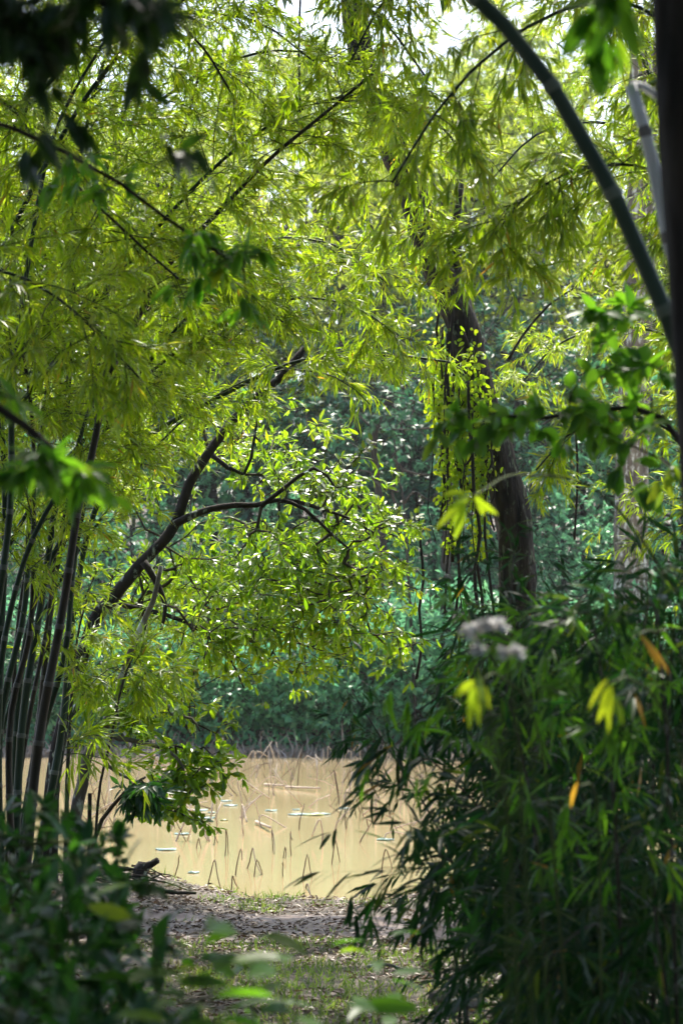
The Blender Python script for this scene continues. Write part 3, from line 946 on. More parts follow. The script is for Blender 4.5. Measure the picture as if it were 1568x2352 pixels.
# tall pale trees farthest behind, thin crowns against the sky
fy = make_far_tree('tall_tree', 'hazy pale green tree crown behind the far bamboo on the left', gp(250, 95), 24, 7, 520, .42, .16, MY, 'tall trees behind the far bamboo', r0=.4, low=.3)
for (px, d, sc, rz, lab) in [(-150, 90, 1, 1, 'hazy tree crown behind the far bamboo beyond the left edge'), (560, 105, 1.1, 2.4, 'hazy pale tree crown left of the brightest sky gap'), (900, 100, 1.0, 4, 'hazy pale tree crown right of the brightest sky gap'),
                             (1180, 92, 1.0, 3, 'hazy tree crown behind the top of the vine hung trunk'), (1500, 96, 1.05, 5, 'hazy tree crown behind the curved culm on the right'), (1720, 90, 1, .4, 'hazy tree crown behind the far right bamboo'),
                             (720, 125, 1.0, .9, 'faintest tree crown low under the brightest sky gap')]:
    dup(fy, gp(px, d), rz, sc, lab)

# ================================================================== POND: lotus stalks and pads
def stalk(pts, r, mat, label, group):
    g = Geo(); p = spline(pts, .05) if len(pts) > 3 else np.array(pts)
    tube(g, p, np.linspace(r, r * .7, len(p)), 5, .5, .1)
    o = g.obj('lotus_stalk', mat, loc=tuple(p[0]), smooth=True)
    return tag(o, label, 'lotus stalk', group)


def wp(px, py):
    """point on the water surface seen at a pixel"""
    v = P(px, py, 20.0); k = (EYE[2] - WZ) / (EYE[2] - v[2]); return EYE + (v - EYE) * k


def at_d(px, py, d): return P(px, py, d)


# near stalks, folded over: foot, apex, fallen tip
near = [((472, 2040), (493, 1975), (508, 2046), 'bent lotus stalk with the widest fold, nearest left of the two by the muddy edge'),
        ((528, 2052), (534, 2012), (548, 2040), 'short bent lotus stalk with a curled tip at the muddy edge'),
        ((397, 2043), (410, 1985), (413, 1965), 'lone leaning lotus stalk right of the root mound'),
        ((563, 1995), (580, 1948), (601, 2010), 'folded lotus stalk crossing its neighbour in mid pond'),
        ((583, 2012), (590, 1975), (603, 2008), 'inner folded lotus stalk of the crossing pair'),
        ((540, 2010), (553, 1950), (556, 1975), 'thin lotus stalk left of the crossing pair with withered head'),
        ((652, 2013), (650, 1985), (650, 1980), 'short stump of lotus stalk between two folded ones'),
        ((647, 1970), (655, 1945), (655, 1972), 'narrow folded lotus stalk above the short stump'),
        ((693, 2018), (706, 1962), (716, 2018), 'tall evenly folded lotus stalk before the dark bamboo bush'),
        ((703, 2040), (706, 2030), (714, 2058), 'lowest folded lotus stalk before the dark bamboo bush'),
        ((516, 1965), (519, 1905), (524, 1962), 'tall narrow folded lotus stalk below the lily pads'),
        ((626, 1955), (624, 1905), (630, 1962), 'tall double lotus stalk right of middle below the pads'),
        ((490, 1940), (494, 1905), (500, 1935), 'small folded lotus stalk above the bright reflection'),
        ((450, 1948), (457, 1925), (462, 1948), 'tiny folded lotus stalk left of the bright reflection'),
        ((670, 1965), (668, 1910), (672, 1930), 'straight lotus stalk with a kinked tip right of middle'),
        ((760, 1985), (770, 1930), (780, 1980), 'folded lotus stalk half hidden by drooping bamboo leaves'),
        ((875, 2000), (885, 1950), (900, 1995), 'folded lotus stalk seen through the drooping bamboo leaves')]
for a, b, c, lab in near:
    A = wp(*a); d = A[1]; Bp = at_d(b[0], b[1], d - .05); C = at_d(c[0], c[1], d - .15)
    w = wp(*c)
    if abs(c[1] - a[1]) < 26: C = wp(*c)
    A = A - np.array((0, 0, .05))
    stalk([A, A * .5 + Bp * .5 + rng.normal(0, .008, 3), Bp, Bp * .5 + C * .5 + rng.normal(0, .008, 3), C], .0062, M['stalk'], lab, 'dead lotus stalks in the near water')
# the crowd farther out
for k in range(272):
    px = rng.uniform(150, 1150) if k < 220 else rng.uniform(-20, 1560); py = 1748 + 190 * rng.random() ** 1.9
    A = wp(px, py); d = A[1]
    h = rng.uniform(.15, .62); lean = rng.normal(0, .16, 2)
    A = A - (0, 0, .06)
    B_ = A + np.array((lean[0], lean[1] * .5, h))
    kind = rng.random()
    if kind < .45:
        C = B_ + np.array((rng.normal(0, .22), rng.normal(0, .15), -h * rng.uniform(.2, 1.0)))
        pts = [A, (A + B_) / 2 + rng.normal(0, .02, 3), B_, C]
    elif kind < .92:
        pts = [A, (A + B_) / 2 + rng.normal(0, .03, 3), B_]
    else:
        e = rng.uniform(-1.2, 1.2); pts = [A, A + np.array((e * .5, .1, .15)), A + np.array((e, .2, .22))]
    pale = rng.random() < .62
    g_ = 'pale dead lotus stalks far out' if pale else 'dark dead lotus stalks far out'
    stalk(pts, rng.uniform(.005, .011) * (1.3 if pale else .8), M['stalk_pale' if pale else 'stalk'], 'thin pale dead lotus stalk standing in the far half of the pond' if pale else 'thin dark dead lotus stalk standing in the far half of the pond', g_)
for a, b, lab in [((608, 1806), (660, 1812), 'long pale fallen stalk lying flat among the lotus stems'), ((655, 1812), (735, 1818), 'pale fallen stalk lying to the right of the long flat one'), ((588, 1893), (622, 1911), 'short pale stalk floating below the lily pads')]:
    A = wp(*a) + (0, 0, .03); Bq = wp(*b) + (0, 0, .05)
    stalk([A, (A + Bq) / 2, Bq], .022, M['stalk_pale'], lab, 'fallen lotus stalks')

padl = [(500, 1830, 'leftmost pad of the far row'), (520, 1841, 'pad just under the far row'), (530, 1851, 'pad between the two rows'), (452, 1862, 'long pad near the hanging tree leaves'), (430, 1868, 'pad beside the hanging tree leaves'),
        (487, 1868, 'small pad right of the hanging leaves'), (470, 1880, 'wide pad right of the hanging leaves'), (420, 1917, 'lone near pad below the hanging leaves'), (515, 1885, 'tiny pale pad in the middle'),
        (622, 1863, 'pad right of middle'), (680, 1861, 'small pad above the longest raft'), (686, 1872, 'pad in the raft at its left end'), (703, 1872, 'pad in the middle of the raft'), (720, 1873, 'pad near the right of the raft'), (733, 1871, 'pad at the right end of the raft'),
        (445, 2006, 'small pad nearest the bank, left of the widest folded stalk'), (382, 1953, 'near pad right of the root mound'), (790, 1858, 'pad beside the dark bamboo bush'), (885, 1930, 'near pad seen through drooping bamboo leaves'),
        (1250, 1868, 'pad seen through the thin right part of the bush'), (1490, 1880, 'pad seen at the far right through the bush'), (345, 1873, 'pad behind the hanging leaf cluster'), (300, 1865, 'leftmost pad beyond the leaning trunk')]
for k, (px, py, lab) in enumerate(padl):
    c = wp(px, py) + (0, 0, .012)
    r = .065 + .045 * ((k * .37) % 1)
    if 'raft' in lab or 'long pad' in lab or 'wide pad' in lab: r = .14
    if 'tiny' in lab or 'small' in lab: r = .05
    th = np.linspace(.18, 2 * np.pi - .18, 22)
    rr = r * (1 + .06 * np.sin(th * 5 + k) + .03 * rng.random(22))
    rim = c + np.stack([np.cos(th + k) * rr, np.sin(th + k) * rr, .004 * np.sin(th * 3 + k) + .004], 1)
    low = rim - (0, 0, .012)
    g = Geo(); Vv = np.vstack([c[None] + (0, 0, .004), rim, low, c[None] - (0, 0, .006)])
    i = np.arange(21)
    T = np.vstack([np.stack([i * 0, i + 1, i + 2], 1), np.stack([i * 0 + 45, i + 24, i + 23], 1)])
    Qd = np.stack([i + 1, i + 23, i + 24, i + 2], 1)
    g.add(Vv, Qd, T)
    tag(g.obj('lily_pad', M['pad_edge'] if k in (8, 13) else M['pad'], loc=tuple(c), smooth=False), 'floating lily pad, ' + lab, 'lily pad', 'lily pads floating on the pond')

# ================================================================== NEAR BANK: root mound, stump, log
c = on_ground(290, 2040) + (0, 0, .02)
g = Geo()
root = empty('stump', c, 'dark rotting stump with frayed palm fibres at the pond edge', 'stump')
for k in range(60):
    a = rng.uniform(-.5, .6); l = rng.uniform(.15, .5)
    s = c + np.array((rng.normal(-.25, .22), rng.normal(0, .15), rng.uniform(-.02, .16)))
    e = s + np.array((math.cos(a) * l * rng.choice([1, .7]), rng.normal(0, .08), rng.uniform(-.12, .02)))
    e[2] = max(e[2], gz(e) + .02)
    tube(g, spline([s, (s + e) / 2 + (0, 0, .03), e], .1), np.linspace(.009, .003, len(spline([s, (s + e) / 2 + (0, 0, .03), e], .1))), 5)
g.obj('fibres', M['bark_dark'], root)
g = Geo()
b = [c + np.array((.12, .05, -.1)), c + np.array((.10, .05, .10)), c + np.array((.16, .03, .14)), c + np.array((.24, .0, .19))]
bp = spline(b, .05); tube(g, bp, np.linspace(.09, .02, len(bp)) * (1 + .2 * np.sin(np.arange(len(bp)) * 1.7)), 10, .5, .35)
g.obj('snag', M['bark'], root)
g = Geo()
pth = spline([on_ground(330, 2046) + (0, 0, .03), on_ground(390, 2058) + (0, 0, .03), on_ground(450, 2062) + (0, 0, .035)], .05)
tube(g, pth, np.linspace(.03, .012, len(pth)), 7, .5, .3)
tag(g.obj('fallen_branch', M['bark_dark'], loc=tuple(pth[0]), smooth=True), 'dark fallen branch lying at the edge of the water', 'branch')
for (a, b, r, lab) in [((1000, 2318), (1075, 2290), .045, 'pale dead log lying at the foot of the dark bamboo bush'), ((1010, 2345), (1110, 2330), .04, 'second dead log lower down at the foot of the bamboo bush'), ((845, 2225), (930, 2240), .012, 'thin stick lying on the grass before the bamboo bush')]:
    A = on_ground(*a) + (0, 0, r); Bq = on_ground(*b) + (0, 0, r + .02)
    g = Geo(); pth = spline([A, (A + Bq) / 2 + (0, 0, .02), Bq], .05); tube(g, pth, np.linspace(r, r * .7, len(pth)), 8, .5, .3)
    tag(g.obj('fallen_log', M['bark_pale'], loc=tuple(A), smooth=True), lab, 'log')

# ================================================================== LEANING TREE (in focus)
D1 = 17.6
tA = rooted([(112, 2010), (122, 1790), (148, 1660), (176, 1554), (215, 1429), (250, 1384), (300, 1324), (330, 1289), (370, 1249), (405, 1199), (430, 1124), (450, 1084), (490, 1024), (540, 959), (575, 924), (640, 870), (700, 800)], D1)
br = [(PP([(400, 1205), (440, 1185), (480, 1170), (540, 1160), (590, 1160), (640, 1148), (700, 1170), (760, 1225), (800, 1260)], D1 - .1), .030, .008),
      (PP([(640, 1150), (680, 1152), (740, 1170), (800, 1190), (860, 1225)], D1 + .1), .02, .006),
      (PP([(330, 1290), (355, 1330), (380, 1390), (370, 1450)], D1 - .5), .03, .01),
      (PP([(480, 1040), (560, 1090), (585, 1000), (590, 960)], D1 + .3), .02, .006),
      (PP([(250, 1385), (330, 1400), (430, 1430), (520, 1500), (560, 1580)], D1 + .4), .022, .006),
      (PP([(600, 1163), (720, 1075), (770, 1120), (790, 1110)], D1 - .2), .018, .005),
      (PP([(150, 1650), (210, 1600), (300, 1580), (380, 1600), (440, 1690)], D1 - .2), .03, .008)]
bl = [(640, 1230, D1 + .2, 230, 100, .9, 7), (770, 1300, D1, 110, 110, .7, 4.5), (810, 1420, D1, 85, 80, .5, 2.2), (700, 1380, D1 + .3, 220, 90, .9, 5), (860, 1200, D1, 50, 18, .2, .7), (830, 1185, D1 + .1, 60, 35, .2, .8), (500, 1010, D1 + .8, 210, 110, .8, 5.5), (720, 1090, D1 + .3, 90, 35, .25, .8),
      (760, 1500, D1 + .2, 160, 90, .6, 3.4), (400, 1350, D1 + .8, 220, 130, .9, 6.5), (300, 1120, D1 + .9, 150, 110, .8, 4), (560, 1450, D1, 170, 110, .7, 3.5), (430, 1560, D1 - .2, 160, 70, .6, 1.6), (650, 1060, D1 + .5, 90, 60, .4, .7)]
hb = spray_points(bl, 135, 17, (.40, .34, .05))
lineA = np.vstack([spline(tA[2:-2], .08)] + [spline(b_[0], .08) for b_ in br[:3]])
near_line = np.array([np.min(np.hypot((lineA[:, 0] - p_[0]), (lineA[:, 2] - p_[2]))) < .17 for p_ in hb])
hb[near_line & (rng.random(len(hb)) < .8), 1] += .7
tree('leaning_tree', 'dark leaning tree with lichen patches and sunlit leaves, reaching over the pond', tA, .060, .026, hb, 6, .09, .026, 'obov',
     (M['bark'], M['twig'], M['hero']), 'tree', tw=.0022, branches=br, sides=12, seg=.25, spread=.9, droop=.28, tpow=.34, rflare=1.3)
# sprays at the end of one limb, turned so that their glossy faces catch the sun
tr_ = [o for o in bpy.data.objects if o.name == 'leaning_tree'][0]
limb = [PP([(745, 1190), (775, 1110), (810, 1060), (848, 1018)], D1 - .7), PP([(760, 1140), (730, 1105), (705, 1085)], D1 - .75), PP([(775, 1110), (800, 1120), (832, 1112)], D1 - .65),
        PP([(760, 1130), (700, 1130), (660, 1128)], D1 - .7), PP([(795, 1080), (830, 1040), (862, 1012)], D1 - .75), PP([(870, 1215), (920, 1200), (965, 1186)], D1 - .2), PP([(850, 1205), (900, 1190), (920, 1168)], D1 - .1)]
gs, gw = Geo(), Geo()
for q_ in limb:
    q_ = spline(q_, .03); tube(gs, q_, np.linspace(.005, .002, len(q_)), 5)
    ii = np.arange(2, len(q_)); B_ = np.repeat(q_[ii], 3, 0) + rv(len(ii) * 3, .015)
    m_ = len(B_); hv = norm(np.array((.05, -.42, .80)))
    leaves(gw, B_, rv(m_, .8) + (.3, 0, .1), hv + rv(m_, .16), rng.uniform(.045, .075, m_), rng.uniform(.022, .034, m_), 'broad', .12, .12)
gs.obj('twigs', M['twig'], tr_); gw.obj('shining_leaves', M['glint'], tr_)

D2 = 16.8
tB = rooted([(168, 2000), (172, 1890), (190, 1800), (200, 1740), (222, 1700), (245, 1660), (280, 1560), (310, 1470), (352, 1380), (370, 1300)], D2)
br = [(PP([(245, 1660), (330, 1600), (380, 1610), (395, 1640), (440, 1650), (460, 1680)], D2), .022, .006),
      (PP([(230, 1690), (300, 1700), (380, 1720), (420, 1760), (425, 1800)], D2 - .1), .02, .006),
      (PP([(222, 1705), (250, 1760), (300, 1790), (340, 1800)], D2 - .2), .016, .005)]
bl = [(290, 1620, D2, 90, 55, .35, 3), (370, 1590, D2 + .1, 90, 50, .35, 2), (430, 1720, D2, 65, 45, .25, 2.2), (370, 1700, D2, 60, 50, .3, 1.6), (490, 1735, D2, 30, 28, .12, .8), (410, 1800, D2, 50, 45, .2, 1.6), (385, 1870, D2 - .1, 45, 22, .15, .7), (330, 1520, D2, 70, 50, .3, 1.0)]
tree('sapling', 'slim young tree with mottled grey trunk and bright yellow green leaves low over the water', tB, .052, .015, spray_points(bl, 26, 10, (.2, .2, .05)), 6, .10, .042, 'obov',
     (M['bark_pale'], M['twig'], M['hero']), 'tree', tw=.0018, branches=br, sides=10, seg=.2, spread=.8, droop=.25, tpow=.42, rflare=1.3)
# dark drooping-leaved sapling behind the sunlit leaves
tC = rooted([(205, 2010), (215, 1935), (260, 1850), (310, 1800), (335, 1785)], D2 - .6)
tree('sapling', 'small dark leaved sapling with drooping narrow leaves low over the water', tC, .02, .008, blob_points([(330, 1810, D2 - .6, 60, 28, .2, 2), (320, 1850, D2 - .6, 55, 26, .2, 1)], 42), 7, .12, .03, 'lance',
     (M['twig'], M['twig'], M['broad']), 'tree', tw=.0014, seg=.15, spread=.7, droop=.55)
# thin dark poles
pth = rooted([(213, 2040), (225, 1850), (255, 1700), (285, 1560), (340, 1430)], 15.3)
g = Geo(); q = spline(pth, .1); tube(g, q, np.linspace(.011, .007, len(q)), 7)
tag(g.obj('bare_sapling', M['bark_dark'], loc=tuple(q[0]), smooth=True), 'thin bare dark stem crossing in front of the slim young tree', 'sapling')
pth = rooted([(206, 2030), (206, 1930), (207, 1822)], 15.0)
g = Geo(); q = spline(pth, .1); tube(g, q, .013, 7, .5, .1)
tag(g.obj('stake', M['bark_dark'], loc=tuple(q[0]), smooth=True), 'short upright dark stake left of the hanging dark leaves', 'stake')

# ================================================================== VINE HUNG TREE
D3 = 18.3
tV = rooted([(1195, 2010), (1190, 1500), (1188, 1330), (1180, 1200), (1150, 1080), (1115, 960), (1085, 850), (1060, 740), (1020, 650), (985, 570), (960, 480), (930, 400), (895, 330), (860, 240), (835, 150), (815, 40), (800, -80)], D3)
root_v = tree('vine_hung_tree', 'big dark leaning trunk hung with creepers, right of middle', tV, .165, .09, open_to_sun(norm(rv(420)) * rng.random((420, 1)) ** .4 * (3.6, 1.1, .45) + (-.2, 20.9, 8.2), [P(780, 1080, 17.4), P(850, 1200, 17.4), P(660, 1150, 17.4), P(700, 1300, 17.6), P(480, 1050, 17.8), P(850, 1380, 17.6), P(560, 1350, 17.8)], .55), 8, .20, .08, 'quad',  # unseen crown added above to shade the path, opened for some sun
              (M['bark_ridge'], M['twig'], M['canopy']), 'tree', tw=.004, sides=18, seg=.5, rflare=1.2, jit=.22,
              branches=[(PP([(1165, 830), (1200, 770), (1260, 700), (1320, 660), (1380, 600)], D3 - .2), .011, .005), (PP([(1030, 680), (1050, 600), (1045, 520), (1060, 420)], D3), .05, .02)])
ordw = ['leftmost', 'second', 'third', 'fourth', 'fifth', 'sixth', 'seventh', 'eighth', 'ninth', 'tenth', 'eleventh', 'twelfth', 'thirteenth', 'fourteenth', 'fifteenth', 'sixteenth', 'seventeenth', 'eighteenth', 'nineteenth', 'twentieth', 'twenty first', 'twenty second', 'twenty third', 'twenty fourth', 'twenty fifth', 'twenty sixth', 'twenty seventh', 'twenty eighth']
vx = sorted([(1000 + 125 * ((k * .618) % 1), k) for k in range(40) if not (k % 3 == 1 and k > 6)]); vord = {}
for kind_ in (0, 1):
    for n_i, (_, k) in enumerate([v for v in vx if (v[1] % 3 == 0) == (kind_ == 0)]): vord[k] = ordw[n_i]
for k in range(40):
    if k % 3 == 1 and k > 6: continue
    x0 = 1000 + 125 * ((k * .618) % 1); y0 = 560 + 3.2 * (x0 - 1000) * .8 - 40 + rng.uniform(0, 260)
    y1 = rng.uniform(1200, 1460) if k % 3 else rng.uniform(900, 1300)
    dd = D3 + rng.uniform(-.45, .1)
    n_ = 7
    tt = np.linspace(0, 1, n_)
    px = x0 + (rng.uniform(-20, 25)) * tt + rng.normal(0, 7, n_)
    pts = PP([(a, y0 + (y1 - y0) * t_) for a, t_ in zip(px, tt)], dd)
    q = spline(pts, .12)
    leafy = k % 3 == 0
    side = 'left' if x0 < 1045 else 'middle' if x0 < 1085 else 'right'
    root = empty('hanging_vine', q[0], (vord[k] + (' leafy' if leafy else ' bare dark') + ' creeper from the left in the curtain beside the leaning trunk').replace('leftmost leafy creeper from the left', 'leftmost leafy creeper').replace('leftmost bare dark creeper from the left', 'leftmost bare dark creeper'), 'vine', 'creepers hanging from the leaning trunk')
    g = Geo(); tube(g, q, rng.uniform(.004, .013), 6, .5, .15); g.obj('stem', M['bark_dark'], root)
    if leafy:
        m = 170
        low = rng.random(m) ** .45
        ii = (low * (len(q) - 1)).astype(int)
        B = q[ii] + rv(m, .035)
        g = Geo(); leaves(g, B, rv(m) * (1, 1, .4) + (0, 0, -1.0), rv(m) * (.6, .3, .1) + (0, -1, 0), rng.uniform(.03, .06, m), rng.uniform(.018, .034, m), 'broad', .2, .2)
        g.obj('leaf_cover', M['vine'], root)
# long thin lianas in the gap
for pts, r, lab in [([(955, 1130), (965, 1250), (972, 1330), (962, 1400), (968, 1480), (955, 1560)], .012, 'long thin liana hanging down through the dark gap'),
                    ([(690, -20), (686, 120), (690, 260)], .01, 'straight thin liana hanging in the bright gap at the top'),
                    ([(1320, 960), (1325, 1100), (1318, 1240)], .01, 'thin liana hanging before the right blue green tree')]:
    q = spline(PP(pts, 19.0), .1); g = Geo(); tube(g, q, r, 5, .5, .2)
    tag(g.obj('liana', M['bark_dark'], loc=tuple(q[0])), lab, 'vine')
# ================================================================== LEFT BAMBOO CLUMP and arching culms
ML = (M['culm'], M['twig_green'], M['bam']); MLd = (M['culm_dark'], M['twig_green'], M['bam'])
GL = 'bamboo culms of the left clump'
def lb(pts, d, r, nbr, lab, mats=ML, t0=.62, blen=1.1, group=GL, L=.105, W=.0125, r1=.25, fans=14, lk=6, **k):
    if group == GL and len(pts) > 5:
        q_ = []
        for (a_, b_) in pts:
            f_ = max(0.0, min(1.0, (b_ - 1000) / 1060.0))
            q_.append((a_ - 75 * f_ ** 1.4 * (.4 + 1.2 * rng.random()) + rng.normal(0, 7), b_))
        pts = q_
    return bamboo('bamboo', lab, rooted(pts, d), r, r * r1, nbr, blen, L, W, mats, t0, fans, lk, group, br=.004, **k)

lb([(128, 2060), (130, 1750), (160, 1400), (190, 1150), (205, 1040), (245, 880), (310, 740), (400, 600), (490, 490), (600, 380), (700, 305), (785, 230), (860, 170)], 13.4, .034, 40, 'long culm arching from the left clump up to the top middle', MLd, .62)
lb([(165, 2060), (170, 1700), (185, 1400), (215, 1200), (260, 1080), (340, 1000), (430, 950), (540, 890), (630, 848), (700, 826), (820, 815), (930, 818), (1030, 832)], 16.3, .032, 34, 'culm that bends over until it lies level against the vine hung trunk', ML, .5, .5)
lb([(95, 2060), (98, 1700), (118, 1350), (150, 1000), (165, 700), (180, 400), (240, 120), (330, -100)], 14.6, .030, 40, 'upright culm rising behind the topmost leaves of the left clump', ML, .62)
lb([(60, 2060), (70, 1600), (110, 1350), (170, 1190), (215, 1060), (290, 930), (380, 780), (470, 680), (600, 560)], 15.0, .027, 42, 'culm leaning right through the middle of the left crown', ML, .62, .6)
lb([(20, 2060), (18, 1600), (12, 1200), (0, 900), (-40, 500), (-90, 200)], 14.2, .032, 30, 'thick green culm at the left edge, leaning out of view', ML, .62)
lb([(45, 2060), (50, 1700), (65, 1400), (88, 1150), (100, 900), (110, 600), (90, 200)], 15.2, .028, 34, 'slim culm near the left edge running straight up', ML, .62)
lb([(112, 2060), (118, 1700), (150, 1420), (172, 1250), (200, 1130), (235, 1000), (300, 850), (360, 640), (400, 380), (460, 120)], 15.8, .030, 44, 'culm curving up beside the long arching one', MLd, .62)
lb([(140, 2060), (145, 1750), (170, 1500), (190, 1300), (215, 1150), (228, 1000), (230, 800), (215, 600), (240, 420), (300, 200)], 14.9, .026, 34, 'greenish culm with pale rings at the right of the clump', ML, .62)
lb([(5, 2060), (10, 1750), (30, 1500), (70, 1290), (110, 1180), (150, 1090), (200, 960), (260, 800)], 13.8, .030, 26, 'culm slanting right across the front of the clump', ML, .55)
lb([(78, 2060), (82, 1700), (88, 1450), (85, 1200), (60, 950), (30, 700), (0, 450)], 14.3, .026, 26, 'dark culm leaning left near its top', MLd, .55)
lb([(98, 2060), (108, 1700), (122, 1450), (142, 1250), (150, 1120), (140, 950)], 15.4, .024, 16, 'short dark culm in the heart of the clump', MLd, .7)
lb([(35, 2060), (30, 1700), (40, 1450), (70, 1250), (95, 1180)], 15.6, .028, 8, 'leaning broken culm low in the clump', MLd, .85)
lb([(-10, 2060), (-5, 1700), (10, 1400), (22, 1150), (30, 900), (60, 600), (130, 300), (260, 60)], 13.2, .030, 40, 'nearest culm of the clump, curving right at the top', ML, .62)
lb([(150, 2060), (155, 1800), (165, 1600), (180, 1450), (210, 1350)], 16.0, .022, 10, 'thin culm lowest in front of the leaning trunk', MLd, .7, .6)
# arching from outside the left side of the view
GA = 'bamboo arching in from the left'
lb([(-420, 2200), (-380, 1200), (-260, 500), (-120, 220), (0, 225), (100, 345), (190, 440), (265, 510), (340, 580), (410, 640)], 11.5, .022, 46, 'dark culm bowing down into the upper left from outside the view', MLd, .5, .9, GA)
lb([(-600, 2300), (-550, 1000), (-380, 200), (-150, -60), (150, -80), (420, 60), (560, 260)], 13.5, .026, 56, 'culm bowing in over the top left corner', MLd, .4, 1.2, GA)
lb([(-500, 2300), (-460, 1300), (-330, 800), (-150, 620), (60, 640), (220, 760), (330, 880)], 10.0, .018, 40, 'low thin culm bowing in halfway up the left side', ML, .5, .8, GA)
lb([(-250, 2150), (-200, 1200), (-60, 480), (150, 150), (380, -20), (650, -60)], 14.0, .030, 60, 'tall culm crossing the upper left behind the others', ML, .3, 1.4, GA)
lb([(-300, 2150), (-200, 1500), (0, 950), (160, 720), (330, 640), (520, 660), (650, 740)], 14.9, .022, 42, 'culm arching over behind the clump at mid height', ML, .5, .8, GA)
# behind the leaning tree, over the water's edge
GM = 'bamboo arching over the pond'
lb([(-500, 2060), (-200, 1300), (150, 800), (400, 480), (600, 300), (800, 220), (980, 260), (1080, 380)], 14.2, .026, 58, 'long culm arching over the pond across the upper middle', ML, .42, 1.5, GM)
lb([(-400, 2060), (-150, 1000), (150, 300), (420, 0), (650, -60), (850, 20), (980, 180)], 13.4, .026, 50, 'culm arching over the pond along the top of the view', ML, .4, 1.5, GM)
lb([(-300, 2000), (0, 1300), (250, 950), (450, 780), (650, 690), (800, 700), (930, 780)], 15.2, .022, 34, 'culm arching over the pond in front of the level one', ML, .6, .7, GM)
lb([(-350, 2060), (-100, 1200), (120, 600), (350, 250), (600, 120), (800, 160), (930, 330), (980, 520)], 16.0, .022, 60, 'culm arching over the pond just below the long one', ML, .45, 1.2, GM)
lb([(-300, 2060), (-60, 1400), (120, 1000), (350, 700), (560, 560), (760, 560), (900, 660)], 16.5, .02, 70, 'culm arching over the pond at the height of the dark broad leaves', ML, .5, 1.0, GM)
lb([(-450, 2060), (-250, 900), (0, 300), (300, 60), (560, 40), (720, 140)], 15.0, .024, 70, 'culm arching across the upper left behind the overhanging branch', ML, .42, 1.3, GM)
# drooping sprays over the leaning tree
lb([(-100, 2060), (60, 1500), (300, 1100), (480, 920), (650, 850), (780, 870), (850, 930)], 15.6, .014, 7, 'thin culm drooping its leaves over the crown of the leaning tree', ML, .5, .7, GM, L=.13, W=.014, shape='lance')
lb([(90, 2060), (150, 1700), (220, 1560), (300, 1520), (370, 1560)], 14.8, .008, 12, 'thin shoot with long leaves before the slim young tree', ML, .5, .45, GM, L=.15, W=.014, shape='lance')

# ================================================================== RIGHT: overhead sprays between the eye and the vine hung tree
MR = (M['culm'], M['twig_green'], M['bam'])
GR = 'bamboo arching in from the right'
lb([(1900, 2600), (1850, 1200), (1700, 300), (1500, 30), (1300, 20), (1130, 120), (1000, 260), (900, 420)], 10.5, .022, 40, 'culm bowing in from the right, its leaves hanging before the big trunk', MR, .42, 1.0, GR, L=.125, W=.015, droop=.8, fans=12)
lb([(2000, 2600), (1900, 1500), (1750, 700), (1560, 420), (1380, 380), (1220, 440), (1120, 560)], 11.5, .020, 54, 'culm bowing in from the right at the height of the pale broken culm', MR, .45, .9, GR, L=.125, W=.015, droop=.8, fans=12)
lb([(1950, 2400), (1800, 1000), (1600, 100), (1350, -160), (1100, -150), (900, -20), (800, 150)], 13.0, .026, 66, 'culm bowing in across the top right', MR, .4, 1.2, GR, L=.125, W=.015, droop=.8, fans=12)
lb([(2050, 2200), (1900, 1100), (1650, 500), (1450, 300), (1250, 300), (1120, 420)], 19.5, .03, 90, 'culm beyond the vine hung trunk filling the upper right', MR, .35, 1.5, GR)
lb([(2100, 2200), (1950, 1400), (1700, 900), (1500, 760), (1300, 780), (1180, 900)], 20.5, .03, 80, 'culm beyond the vine hung trunk at mid height on the right', MR, .4, 1.3, GR)
lb([(1700, 2200), (1640, 900), (1500, 200), (1350, 0), (1200, -40)], 17.0, .03, 70, 'culm rising at the right and bending over the top', MR, .35, 1.4, GR)
lb([(2000, 2300), (1850, 1500), (1650, 1100), (1480, 960), (1330, 980), (1230, 1080)], 12.5, .018, 30, 'low culm bowing in under the round leaved branch', MR, .5, .7, GR)

# big smooth culm, curved
def culm_only(name, lab, path, r0, r1, mat, inter=.4, nbr=0, mats=None, **k):
    p = np.array(path)
    root = empty(name, p[0], lab, 'bamboo')
    g = Geo(); culm_tube(g, p, r0, r1, inter, 14); g.obj('culm', mat, root, smooth=True)
    return root

bamboo('bamboo', 'thick smooth dark green culm curving across the upper right', rooted([(1720, 2600), (1650, 1500), (1600, 1100), (1570, 830), (1500, 660), (1410, 450), (1320, 290), (1230, 140), (1150, 50), (1080, -15), (960, -110), (760, -230)], 6.0), .030, .019, 0, .8, .15, .02,
       (M['culm_big'], M['twig_green'], M['bam']), .8, 6, 5, None, 'lance', .42, sides=16)
pc = rooted([(1690, 2600), (1640, 1500), (1600, 1000), (1570, 700), (1540, 580), (1512, 440), (1480, 300), (1448, 196)], 6.4)
rootp = empty('broken_bamboo', pc[0], 'pale weathered culm snapped off at the top, near the right edge', 'bamboo')
g = Geo(); culm_tube(g, pc, .030, .017, .42, 14); g.obj('culm', M['culm_pale'], rootp, smooth=True)
sp = spline(PP([(1446, 190), (1478, 200), (1506, 222), (1524, 250)], 6.4), .02)
g = Geo(); tube(g, sp, np.concatenate([np.linspace(.006, .011, len(sp) // 2), np.linspace(.011, .003, len(sp) - len(sp) // 2)]), 8); g.obj('splinter', M['culm_pale'], rootp, smooth=True)
